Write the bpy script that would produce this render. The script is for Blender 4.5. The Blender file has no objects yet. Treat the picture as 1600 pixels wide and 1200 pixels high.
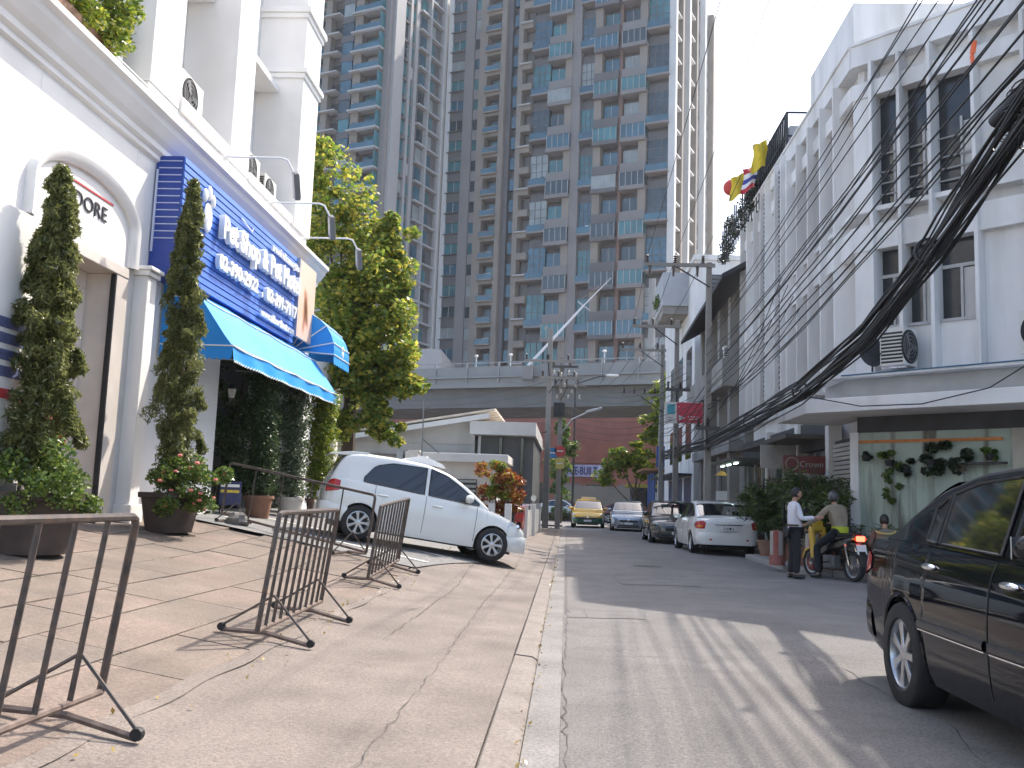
import bpy, bmesh, math, random
import numpy as np
from mathutils import Vector, Matrix
random.seed(7); RNG = np.random.default_rng(11)
S = bpy.context.scene
COL = S.collection
R = math.radians
# ---------------------------------------------------------------- camera
def set_camera():
    p, psi, r = R(7.1), R(3.56), R(2.0)
    f = Vector((-math.sin(psi)*math.cos(p), math.cos(psi)*math.cos(p), math.sin(p)))
    r0 = f.cross(Vector((0, 0, 1))).normalized(); u0 = r0.cross(f)
    rt = r0*math.cos(r)+u0*math.sin(r); up = -r0*math.sin(r)+u0*math.cos(r)
    cd = bpy.data.cameras.new('camera'); co = bpy.data.objects.new('camera', cd); COL.objects.link(co)
    m = Matrix((rt, up, -f)).transposed().to_4x4(); m.translation = Vector((0, 0, 1.3))
    co.matrix_world = m
    cd.sensor_width = 36.0; cd.lens = 36.0*1460/1600; cd.clip_start = .05; cd.clip_end = 5000
    S.camera = co
set_camera()
# ---------------------------------------------------------------- sky, sun, exposure
SUN = Vector((.50, .62, 1.0)).normalized()
w = bpy.data.worlds.new('World'); S.world = w; w.use_nodes = True
nt = w.node_tree; bg = nt.nodes['Background']
sk = nt.nodes.new('ShaderNodeTexSky'); sk.sky_type = 'NISHITA'; sk.sun_disc = False
sk.sun_elevation = math.asin(SUN.z); sk.sun_rotation = math.atan2(SUN.x, SUN.y)
sk.air_density = 1.0; sk.dust_density = 3.0; sk.ozone_density = .7; sk.altitude = 0
nt.links.new(sk.outputs[0], bg.inputs[0]); bg.inputs[1].default_value = .15
sl = bpy.data.lights.new('sun', 'SUN'); sl.energy = 2.5; sl.angle = R(.6); sl.color = (1, .925, .83)
so = bpy.data.objects.new('sun', sl); COL.objects.link(so)
so.rotation_euler = SUN.to_track_quat('Z', 'Y').to_euler(); so.location = SUN*60
S.view_settings.view_transform = 'Standard'; S.view_settings.look = 'None'
S.view_settings.exposure = 1.42; S.view_settings.gamma = 1; S.view_settings.use_curve_mapping = False
# ---------------------------------------------------------------- materials
MATS = {}
def M(name, col=None, rough=.65, metal=0., var=.12, scale=2.5, bump=0., bscale=60., coat=0., spec=.5,
      dirt=None, dscale=1.2, damt=.5, streak=False, emit=None, trans=0., rnd=None, grain=None):
    """procedural material: base colour with noise variation, optional dirt and bump"""
    if name in MATS: return MATS[name]
    m = bpy.data.materials.new(name); m.use_nodes = True; MATS[name] = m
    n = m.node_tree.nodes; l = m.node_tree.links; b = n['Principled BSDF']
    geo = n.new('ShaderNodeNewGeometry')
    def noise(sc, det=5, vec=None):
        t = n.new('ShaderNodeTexNoise'); t.inputs['Scale'].default_value = sc; t.inputs['Detail'].default_value = det
        l.new(vec or geo.outputs['Position'], t.inputs['Vector']); return t
    def mix(a, bb, fac, mode='MIX'):
        x = n.new('ShaderNodeMix'); x.data_type = 'RGBA'; x.blend_type = mode
        for s, v in ((6, a), (7, bb)):
            if isinstance(v, tuple): x.inputs[s].default_value = (*v, 1)
            else: l.new(v, x.inputs[s])
        if isinstance(fac, float): x.inputs[0].default_value = fac
        else: l.new(fac, x.inputs[0])
        return x.outputs[2]
    c = col
    if rnd:                                             # per-face random between colours
        at = n.new('ShaderNodeAttribute'); at.attribute_name = 'rnd'
        rp = n.new('ShaderNodeValToRGB'); e = rp.color_ramp.elements
        while len(e) < len(rnd): e.new(.5)
        for i, cc in enumerate(rnd):
            e[i].position = i/(len(rnd)-1); e[i].color = (*cc, 1)
        l.new(at.outputs['Fac'], rp.inputs[0]); c = rp.outputs[0]
    elif var > 0:
        t = noise(scale)
        mr = n.new('ShaderNodeMapRange'); mr.inputs[1].default_value = .3; mr.inputs[2].default_value = .7
        l.new(t.outputs[0], mr.inputs[0])
        lo = tuple(max(0, x*(1-var)) for x in col); hi = tuple(min(1, x*(1+var)) for x in col)
        c = mix(lo, hi, mr.outputs[0])
    if dirt:
        vec = None
        if streak:
            mp = n.new('ShaderNodeMapping'); mp.inputs['Scale'].default_value = (1, 1, .12)
            l.new(geo.outputs['Position'], mp.inputs[0]); vec = mp.outputs[0]
        t = noise(dscale, 8, vec)
        mr = n.new('ShaderNodeMapRange'); mr.inputs[1].default_value = .48; mr.inputs[2].default_value = .72
        mr.inputs[4].default_value = damt
        l.new(t.outputs[0], mr.inputs[0]); c = mix(c, dirt, mr.outputs[0])
    if grain:                                           # fine speckle of aggregate
        t = noise(grain[0], 3); mr = n.new('ShaderNodeMapRange'); mr.inputs[1].default_value = .3; mr.inputs[2].default_value = .7
        mr.inputs[3].default_value = 1-grain[1]; mr.inputs[4].default_value = 1+grain[1]; l.new(t.outputs[0], mr.inputs[0])
        hs = n.new('ShaderNodeHueSaturation'); l.new(mr.outputs[0], hs.inputs['Value'])
        if isinstance(c, tuple): hs.inputs['Color'].default_value = (*c, 1)
        else: l.new(c, hs.inputs['Color'])
        c = hs.outputs[0]
    if isinstance(c, tuple): b.inputs['Base Color'].default_value = (*c, 1)
    else: l.new(c, b.inputs['Base Color'])
    b.inputs['Roughness'].default_value = rough; b.inputs['Metallic'].default_value = metal
    b.inputs['Specular IOR Level'].default_value = spec
    if coat: b.inputs['Coat Weight'].default_value = coat; b.inputs['Coat Roughness'].default_value = .04
    if emit: b.inputs['Emission Color'].default_value = (*emit[:3], 1); b.inputs['Emission Strength'].default_value = emit[3]
    if bump:
        t = noise(bscale, 6); bp = n.new('ShaderNodeBump'); bp.inputs['Strength'].default_value = bump
        bp.inputs['Distance'].default_value = .02
        l.new(t.outputs[0], bp.inputs['Height']); l.new(bp.outputs[0], b.inputs['Normal'])
    if trans:
        tr = n.new('ShaderNodeBsdfTranslucent'); ms = n.new('ShaderNodeMixShader'); ms.inputs[0].default_value = trans
        if isinstance(c, tuple): tr.inputs[0].default_value = (*c, 1)
        else: l.new(c, tr.inputs[0])
        l.new(b.outputs[0], ms.inputs[1]); l.new(tr.outputs[0], ms.inputs[2])
        l.new(ms.outputs[0], n['Material Output'].inputs[0])
    return m
# ---------------------------------------------------------------- mesh builder
class MB:
    def __init__(s): s.v = []; s.f = []
    def add(s, vs, fs):
        o = len(s.v); s.v += [tuple(v) for v in vs]; s.f += [tuple(i+o for i in f) for f in fs]; return s
    def box(s, x0, x1, y0, y1, z0, z1):
        return s.add([(x, y, z) for z in (z0, z1) for y in (y0, y1) for x in (x0, x1)],
                     [(0, 2, 3, 1), (4, 5, 7, 6), (0, 1, 5, 4), (2, 6, 7, 3), (0, 4, 6, 2), (1, 3, 7, 5)])
    def obox(s, c, half, mat):
        mat = mat.to_3x3(); c = Vector(c)
        return s.add([c+mat@Vector((x*half[0], y*half[1], z*half[2])) for z in (-1, 1) for y in (-1, 1) for x in (-1, 1)],
                     [(0, 2, 3, 1), (4, 5, 7, 6), (0, 1, 5, 4), (2, 6, 7, 3), (0, 4, 6, 2), (1, 3, 7, 5)])
    def bar(s, a, b, w, h=None):                       # rectangular bar from a to b
        a = Vector(a); b = Vector(b); d = b-a; q = d.to_track_quat('Z', 'Y').to_matrix()
        return s.obox((a+b)/2, (w/2, (h or w)/2, d.length/2), q)
    def tube(s, pts, r, n=8, cap=True):
        pts = [Vector(p) for p in pts]; rs = r if isinstance(r, (list, tuple)) else [r]*len(pts)
        rings = []; prev = None
        for i, p in enumerate(pts):
            d = (pts[min(i+1, len(pts)-1)]-pts[max(i-1, 0)]).normalized()
            if prev is None: a = d.orthogonal().normalized()
            else:
                a = prev-d*prev.dot(d); a = a.normalized() if a.length > 1e-6 else d.orthogonal().normalized()
            prev = a; b = d.cross(a)
            rings.append([p+(a*math.cos(2*math.pi*k/n)+b*math.sin(2*math.pi*k/n))*rs[i] for k in range(n)])
        vs = [v for rg in rings for v in rg]; fs = []
        for i in range(len(pts)-1):
            for k in range(n): fs.append((i*n+k, i*n+(k+1) % n, (i+1)*n+(k+1) % n, (i+1)*n+k))
        if cap: fs.append(tuple(range(n-1, -1, -1))); fs.append(tuple((len(pts)-1)*n+k for k in range(n)))
        return s.add(vs, fs)
    def lathe(s, prof, n=20, mat=None):                # (r,z) profile about z
        mat = mat or Matrix.Identity(4); vs = []; fs = []; m = len(prof)
        for k in range(n):
            a = 2*math.pi*k/n
            for r, z in prof: vs.append(mat@Vector((r*math.cos(a), r*math.sin(a), z)))
        for k in range(n):
            for i in range(m-1): fs.append((k*m+i, ((k+1) % n)*m+i, ((k+1) % n)*m+i+1, k*m+i+1))
        return s.add(vs, fs)
    def prism(s, poly, d0, d1, mat=None):              # polygon (x,y) extruded in z
        mat = mat or Matrix.Identity(4); n = len(poly)
        vs = [mat@Vector((x, y, d)) for d in (d0, d1) for x, y in poly]
        return s.add(vs, [tuple(range(n-1, -1, -1)), tuple(range(n, 2*n))]+[(i, (i+1) % n, n+(i+1) % n, n+i) for i in range(n)])
    def grid(s, fn, us, vs_):                          # fn(u,v)->point
        nu, nv = len(us), len(vs_)
        return s.add([fn(u, v) for u in us for v in vs_],
                     [(i*nv+j, (i+1)*nv+j, (i+1)*nv+j+1, i*nv+j+1) for i in range(nu-1) for j in range(nv-1)])
    def ball(s, c, r, nu=14, nv=9, sc=(1, 1, 1)):
        vs = []; fs = []
        for j in range(nv+1):
            t = math.pi*j/nv
            for k in range(nu):
                a = 2*math.pi*k/nu
                vs.append((c[0]+r*sc[0]*math.sin(t)*math.cos(a), c[1]+r*sc[1]*math.sin(t)*math.sin(a), c[2]+r*sc[2]*math.cos(t)))
        for j in range(nv):
            for k in range(nu): fs.append((j*nu+k, (j+1)*nu+k, (j+1)*nu+(k+1) % nu, j*nu+(k+1) % nu))
        return s.add(vs, fs)
    def mesh(s, name, smooth=False, ang=35, fix=False):
        me = bpy.data.meshes.new(name); me.from_pydata([tuple(v) for v in s.v], [], s.f)
        if fix:
            bm = bmesh.new(); bm.from_mesh(me); bmesh.ops.remove_doubles(bm, verts=bm.verts, dist=1e-5)
            bmesh.ops.recalc_face_normals(bm, faces=bm.faces); bm.to_mesh(me); bm.free()
        if smooth:
            me.shade_smooth(); me.set_sharp_from_angle(angle=R(ang))
        me.update(); return me
    def build(s, name, mat, parent=None, smooth=False, bevel=0, world=True, ang=35, fix=False):
        me = s.mesh(name, smooth, ang, fix); return place(name, me, mat, parent, bevel, world)
def inv_of(parent):
    return parent.matrix_basis.inverted() if parent is not None and parent.parent is None else Matrix.Identity(4)
def place(name, me, mat, parent=None, bevel=0, world=True, mw=None):
    o = bpy.data.objects.new(name, me); COL.objects.link(o)
    if mat is not None and not me.materials: me.materials.append(mat)
    if parent is not None:
        o.parent = parent
        if world: o.matrix_parent_inverse = inv_of(parent)
    if mw is not None: o.matrix_basis = mw
    if bevel:
        b = o.modifiers.new('bevel', 'BEVEL'); b.width = bevel; b.segments = 2; b.limit_method = 'ANGLE'
    return o
def tag(o, label=None, cat=None, group=None, kind=None):
    if label: o['label'] = label
    if cat: o['category'] = cat
    if group: o['group'] = group
    if kind: o['kind'] = kind
    return o
def thing(name, label, cat, loc=(0, 0, 0), rz=0., group=None, rx=0., ry=0.):
    o = bpy.data.objects.new(name, None); COL.objects.link(o); o.empty_display_size = .2
    o.matrix_basis = Matrix.Translation(Vector(loc)) @ Matrix.Rotation(rz, 4, 'Z') @ Matrix.Rotation(ry, 4, 'Y') @ Matrix.Rotation(rx, 4, 'X')
    return tag(o, label, cat, group)
def struct(o): o['kind'] = 'structure'; return o
def copy_tree(o, parent=None):
    c = o.copy(); COL.objects.link(c)
    if parent is not None: c.parent = parent
    for ch in [x for x in bpy.data.objects if x.parent == o]: copy_tree(ch, c)
    return c
def TR(x, y, z, rz=0., rx=0., ry=0.): return Matrix.Translation((x, y, z)) @ Matrix.Rotation(rz, 4, 'Z') @ Matrix.Rotation(ry, 4, 'Y') @ Matrix.Rotation(rx, 4, 'X')
def text_mesh(s, size, depth=.01, bold=0.0, align='LEFT'):
    cu = bpy.data.curves.new('lettering', 'FONT'); cu.body = s; cu.size = size; cu.extrude = depth; cu.offset = bold
    cu.align_x = align; cu.resolution_u = 3
    o = bpy.data.objects.new('lettering', cu); COL.objects.link(o)
    dg = bpy.context.evaluated_depsgraph_get()
    me = bpy.data.meshes.new_from_object(o.evaluated_get(dg)); bpy.data.objects.remove(o); bpy.data.curves.remove(cu)
    me.materials.clear(); me.name = 'lettering'; return me
def fit_text(me, wd, ht):                              # scale to a given width and height
    c = np.zeros(len(me.vertices)*3); me.vertices.foreach_get('co', c); c = c.reshape(-1, 3)
    lo, hi = c.min(0), c.max(0); c[:, 0] = (c[:, 0]-lo[0])*wd/(hi[0]-lo[0]); c[:, 1] = (c[:, 1]-lo[1])*ht/(hi[1]-lo[1])
    me.vertices.foreach_set('co', c.ravel()); me.update(); return me
def sm(t): t = min(1, max(0, t)); return t*t*(3-2*t)
def gz(X, Y):                                          # ground height on the left of the street
    if X >= -.32: return 0.
    s = sm((Y-11)/5.); x0 = 2.0+(.55-2.0)*s; k = .15-.01*s
    if Y > 27: k *= 1-.7*sm((Y-27)/5.)
    return .02+.06*min(1, (-X-.32)/1.7)+k*min(max(0, -X-x0), 6)
# ---------------------------------------------------------------- foliage
def leaves(pts, size, name, mat, parent, asp=.55, up=.3, jit=.35, world=True, rise=0.):
    """one mesh of leaf-shaped faces at pts (n,3)"""
    n = len(pts); pts = np.asarray(pts)
    d = RNG.normal(size=(n, 3)); d[:, 2] = d[:, 2]*.6-up*0.3+rise*2; d /= np.linalg.norm(d, axis=1)[:, None]
    nn = RNG.normal(size=(n, 3)); nn[:, 2] += up*2; nn -= (nn*d).sum(1)[:, None]*d
    nn /= np.linalg.norm(nn, axis=1)[:, None]; sd = np.cross(d, nn)
    L = (size*(1+jit*RNG.uniform(-1, 1, n)))[:, None]; W = L*asp
    v = np.stack([pts-d*L*.5, pts+sd*W*.5+nn*L*.1, pts+d*L*.5, pts-sd*W*.5+nn*L*.1], 1).reshape(-1, 3)
    me = bpy.data.meshes.new(name); me.vertices.add(4*n); me.vertices.foreach_set('co', v.ravel())
    me.loops.add(4*n); me.loops.foreach_set('vertex_index', np.arange(4*n)); me.polygons.add(n)
    me.polygons.foreach_set('loop_start', np.arange(0, 4*n, 4)); me.polygons.foreach_set('loop_total', np.full(n, 4))
    a = me.attributes.new('rnd', 'FLOAT', 'FACE'); a.data.foreach_set('value', RNG.uniform(0, 1, n))
    me.update(calc_edges=True); me.validate(); return place(name, me, mat, parent, world=world)
def blob_pts(n, c, r, hollow=.5):                      # n points in an ellipsoid, denser outside
    d = RNG.normal(size=(n, 3)); d /= np.linalg.norm(d, axis=1)[:, None]
    t = RNG.uniform(hollow**3, 1, n)**(1/3.)
    return np.asarray(c)+d*t[:, None]*np.asarray(r)
def clumps(n, centres, rad, hollow=.3):
    per = max(1, n//len(centres))
    return np.concatenate([blob_pts(per, c, (rr, rr, rr*.8), hollow) for c, rr in zip(centres, rad)])
LEAF = lambda name, a, b, c, tr=.35: M(name, rnd=[a, b, c], col=(0, 0, 0), rough=.35, trans=tr, spec=.6)
# ================================================================ setting: ground, road, pavements
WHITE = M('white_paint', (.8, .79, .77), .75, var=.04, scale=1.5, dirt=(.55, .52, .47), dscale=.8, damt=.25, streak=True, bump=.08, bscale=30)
WALLW = M('streaked_white_paint', (.74, .73, .71), .8, var=.05, scale=1., dirt=(.33, .31, .28), dscale=1.1, damt=.55, streak=True, bump=.1, bscale=40)  # slightly greyer white with heavier dirt streaks
CONC = M('concrete', (.22, .205, .185), .85, var=.2, scale=2., dirt=(.13, .12, .11), dscale=1.6, damt=.6, bump=.4, bscale=45, grain=(35, .2))
ASPH = M('road_asphalt', (.20, .188, .178), .82, var=.18, scale=.7, dirt=(.145, .136, .13), dscale=2.5, damt=.6, bump=.9, bscale=140, grain=(55, .3))
PARK = M('parking_asphalt', (.19, .185, .18), .85, var=.14, scale=1.5, dirt=(.12, .145, .14), dscale=1.3, damt=.5, bump=.5, bscale=90, grain=(50, .25))
DARK = M('dark_metal', (.03, .03, .032), .45, metal=.3, var=.2, scale=8)
BLACK = M('black_rubber', (.012, .012, .013), .6, var=.2, scale=6)
GLASSD = M('dark_glass', (.012, .014, .016), .04, var=0, spec=.8, coat=.3)
STEEL = M('galvanised_steel', (.5, .5, .5), .35, metal=.9, var=.15, scale=10)

def ground():
    m = MB(); m.box(-320, 320, -60, 420, -.4, -.12)
    struct(m.build('ground', M('ground_dust', (.24, .225, .21), .9, var=.15, scale=.3, bump=.3, bscale=20)))
    # road sheet with a slight crown
    ys = list(np.linspace(-8, 62, 71)); xs = [0, .6, 1.4, 2.4, 3.4, 4.2, 4.72]
    m = MB(); m.grid(lambda x, y: (x, y, .025*math.sin(math.pi*max(0, x)/4.8)), xs, ys)
    road = struct(m.build('road', ASPH, smooth=True))
    m = MB(); m.add([(4.72, -8, 0), (30, -8, 0), (30, -2, 0), (5, 23.3, 0), (4.72, 23.5, 0)], [(0, 1, 2, 3, 4)])
    struct(m.build('side_street', ASPH))
    struct(MB().add([(4.72, 23.55, .0), (5.7, 23.55, .0), (5.7, 37.5, .0), (4.72, 37.5, .0)], [(0, 1, 2, 3)]).build('roadside_bay', ASPH))
    e1 = Vector((math.cos(R(22)), -math.sin(R(22)), 0)); e2 = Vector((math.sin(R(22)), math.cos(R(22)), 0))
    c = Vector((0, 74, -.02)); m = MB()
    m.add([c-e1*160-e2*18, c+e1*160-e2*18, c+e1*160+e2*14, c-e1*160+e2*14], [(0, 1, 2, 3)])
    struct(m.build('main_road', ASPH))
    # gutter channel and kerb ridge
    m = MB(); m.grid(lambda x, y: (x, y, .008-.02*math.sin(math.pi*(x+.2)/.2)*0-.012), [-.20, -.1, .0], ys)
    struct(m.build('gutter', M('gutter_concrete', (.20, .188, .175), .85, var=.2, scale=1.5, dirt=(.14, .13, .12), dscale=2., damt=.6, bump=.4, bscale=60, grain=(45, .25))))
    kerb = M('kerb_concrete', (.205, .175, .152), .85, var=.16, scale=3., dirt=(.2, .19, .17), dscale=3., damt=.6, bump=.5, bscale=50, grain=(40, .22))
    base = struct(MB().box(-.41, -.215, -8, 47, -.1, -.02).build('kerb', CONC))
    y = -8.; first = None
    while y < 47:
        mm = MB(); h = .016+RNG.uniform(-.004, .004); dx = RNG.uniform(-.006, .006)
        pts = [(-.40+dx, -.02), (-.20+dx, -.02), (-.215+dx, h-.02), (-.25+dx, h), (-.385+dx, h+.012), (-.40+dx, h)]
        mm.prism([(a, b) for a, b in pts], -3.99, .0, Matrix(((1, 0, 0, 0), (0, 0, -1, y), (0, 1, 0, 0), (0, 0, 0, 1))))
        mm.build('kerb_stone', kerb, base); y += 4.0
    # concrete pavement strip
    xs = [-2.28, -2.0, -1.7, -1.4, -1.1, -.8, -.5, -.405]
    m = MB(); m.grid(lambda x, y: (x, y, gz(x, y)+.004*math.sin(y*1.7+x*3)), xs, list(np.linspace(-8, 47, 111)))
    pv = struct(m.build('pavement', M('pavement_concrete', (.19, .160, .138), .88, var=.18, scale=1.4, dirt=(.135, .112, .095), dscale=1.1, damt=.8, bump=.6, bscale=70, grain=(40, .22)), smooth=True))
    CR = M('crack', (.095, .086, .077), .95, var=.2)
    def crack(pts, wd, par, zf, name='crack'):
        q = []
        for i in range(len(pts)-1):
            a, b = Vector(pts[i]), Vector(pts[i+1]); n = max(2, int((b-a).length/.12))
            q += [a.lerp(b, k/n)+Vector((RNG.uniform(-.018, .018), RNG.uniform(-.018, .018))) for k in range(n)]
        q.append(Vector(pts[-1])); m = MB(); vs = []; fs = []
        for i, p in enumerate(q):
            d = (q[min(i+1, len(q)-1)]-q[max(i-1, 0)]).normalized(); o = Vector((-d.y, d.x))*wd*RNG.uniform(.1, .8)/2
            for s in (1, -1): vs.append((p.x+o.x*s, p.y+o.y*s, zf(p.x, p.y)+.007))
        for i in range(len(q)-1): fs.append((2*i, 2*i+1, 2*i+3, 2*i+2))
        m.add(vs, fs).build(name, CR, par)
    gzz = lambda x, y: gz(x, y)+.004
    crack([(-.95, 3), (-.93, 7), (-.98, 12), (-.9, 17), (-.95, 22)], .012, pv, gzz)
    crack([(-1.55, 8.5), (-1.5, 14), (-1.62, 20)], .016, pv, gzz)
    crack([(-.8, 12.2), (-.42, 12.1)], .03, pv, gzz); crack([(-1.75, 10.2), (-1.6, 10.6)], .03, pv, gzz)
    crack([(-2.2, 12.1), (-.95, 12.6)], .02, pv, gzz)
    rz = lambda x, y: .025*math.sin(math.pi*max(0, x)/4.8)
    crack([(.03, 3), (.02, 8), (.04, 11.2), (.02, 20), (.03, 40)], .014, road, rz)
    crack([(.0, 11.6), (.24, 11.7), (.26, 10.9), (.05, 10.8)], .02, road, rz)
    crack([(.25, 8.2), (1.5, 8.35), (2.6, 8.3)], .014, road, rz); crack([(2.2, 5.2), (2.4, 6.2)], .018, road, rz)
    pm = M('asphalt_patch', (.165, .157, .15), .85, var=.15, scale=2., bump=.6, bscale=120)
    for xa, xb, ya, yb in ((.06, .95, 10.9, 11.75), (2.3, 3.1, 6.6, 8.0), (.9, 2.2, 15.5, 17.2)):
        g = MB(); g.grid(lambda x, y: (x+.02*math.sin(y*9), y+.02*math.sin(x*11), rz(x, y)+.005), list(np.linspace(xa, xb, 8)), list(np.linspace(ya, yb, 8))); g.build('repair_patch', pm, road)
    MB().lathe([(0, .006), (.3, .006), (.31, .002)], 28, TR(1.75, 20.2, rz(1.75, 20))).build('manhole_cover', M('cast_iron', (.06, .057, .055), .6, metal=.5, var=.3, scale=14), road)
    # forecourt: bed and paving slabs
    m = MB(); m.grid(lambda x, y: (x, y, gz(x, y)-.035), list(np.linspace(-7.2, -2.26, 12)), list(np.linspace(-6, 15.6, 40)))
    fc = struct(m.build('forecourt', M('joint_sand', (.13, .115, .10), .95, var=.2)))
    SL = [M('paving_slab_%s' % k, c, .9, var=.16, scale=1.8, dirt=(.12, .10, .085), dscale=1.4, damt=.75, bump=.55, bscale=60, grain=(35, .2))
          for k, c in (('buff', (.18, .143, .115)), ('grey', (.167, .135, .11)), ('rose', (.19, .146, .119)))]
    sx, sy = .60, 1.21
    mes = []
    for k in range(3):
        me = MB().box(-sx/2+.006, sx/2-.006, -sy/2+.006, sy/2-.006, -.05, 0).mesh('paving_slab'); me.materials.append(SL[k]); mes.append(me)
    for i in range(8):
        x = -2.6-i*sx; y = 1.6+(i % 2)*.35
        while y < 14.2+(i-1)*.22:
            h = .2; nx = (gz(x+h, y)-gz(x-h, y))/(2*h); ny = (gz(x, y+h)-gz(x, y-h))/(2*h)
            nrm = Vector((-nx, -ny, 1)).normalized(); q = nrm.to_track_quat('Z', 'Y').to_matrix()
            xa = Vector((1, 0, nx)).normalized(); ya = nrm.cross(xa); rot = Matrix((xa, ya, nrm)).transposed().to_4x4()
            rot = rot @ Matrix.Rotation(RNG.uniform(-.004, .004), 4, 'X') @ Matrix.Rotation(RNG.uniform(-.006, .006), 4, 'Y')
            rot.translation = (x, y, gz(x, y)+RNG.uniform(-.003, .003))
            place('paving_slab', mes[RNG.integers(3)], None, fc, mw=rot); y += sy
    # crumbled edge strip between slabs and pavement
    m = MB(); m.grid(lambda x, y: (x+.02*math.sin(y*5), y, gz(x, y)+.007), [-2.31, -2.2], list(np.linspace(-4, 13.6, 90)))
    m.build('edge_strip', MATS['pavement_concrete'], fc)
    # parking apron
    def px(u, y): xr = min(-1.3, -2.25+.3*(y-13.9)); return xr+(-6.9-xr)*u
    m = MB(); m.grid(lambda u, y: (px(u, y-.22*max(0, -px(u, y)-2.2)*0), y+.22*max(0, -px(u, y)-2.25)*max(0, (17-y)/3), gz(px(u, y), y+.22*max(0, -px(u, y)-2.25)*max(0, (17-y)/3))+.018), list(np.linspace(0, 1, 16)), list(np.linspace(14, 27, 40)))
    pk = struct(m.build('parking_apron', PARK, smooth=True))
    LW = M('road_paint', (.72, .71, .66), .8, var=.1, scale=6, dirt=(.35, .33, .3), dscale=6, damt=.7)
    for (xa, ya, xb, yb) in ((-5.9, 16.05, -2.15, 14.75), (-5.9, 17.6, -1.9, 16.0), (-5.9, 20.6, -1.6, 19.6), (-5.9, 23.2, -1.6, 22.6)):
        m = MB(); d = Vector((xb-xa, yb-ya)).normalized(); o = Vector((-d.y, d.x))*.05; n = 14
        vs = []; fs = []
        for k in range(n+1):
            x, y = xa+(xb-xa)*k/n, ya+(yb-ya)*k/n
            for s in (1, -1): vs.append((x+o.x*s, y+o.y*s, gz(x+o.x*s, y+o.y*s)+.026))
            if k < n: fs.append((2*k, 2*k+2, 2*k+3, 2*k+1))
        m.add(vs, fs).build('painted_line', LW, pk)
    # land behind, to the left
    m = MB(); m.grid(lambda x, y: (x, y, gz(x, y)-.02), [-40, -20, -12, -8.3, -6.5, -4, -2.2], list(np.linspace(20, 60, 30)))
    struct(m.build('yard', CONC))
    # right pavement with kerb
    poly = [(4.05, 56), (4.05, 37.2), (5.6, 36.6), (5.6, 31.95), (4.35, 31.85), (4.35, 30.9), (5.6, 30.8), (5.6, 25.6), (4.72, 25.2), (4.72, 20.1), (5.1, 19.6), (12.5, 12.2), (14.5, 14.2), (7, 22), (7, 56)]
    m = MB(); m.prism(poly, -.1, .12)
    rp = struct(m.build('kerbed_pavement', M('pavement_grey', (.3, .29, .275), .88, var=.15, scale=1.5, dirt=(.17, .16, .15), dscale=1.5, damt=.6, bump=.4, bscale=50), bevel=.02))
ground()
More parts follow.
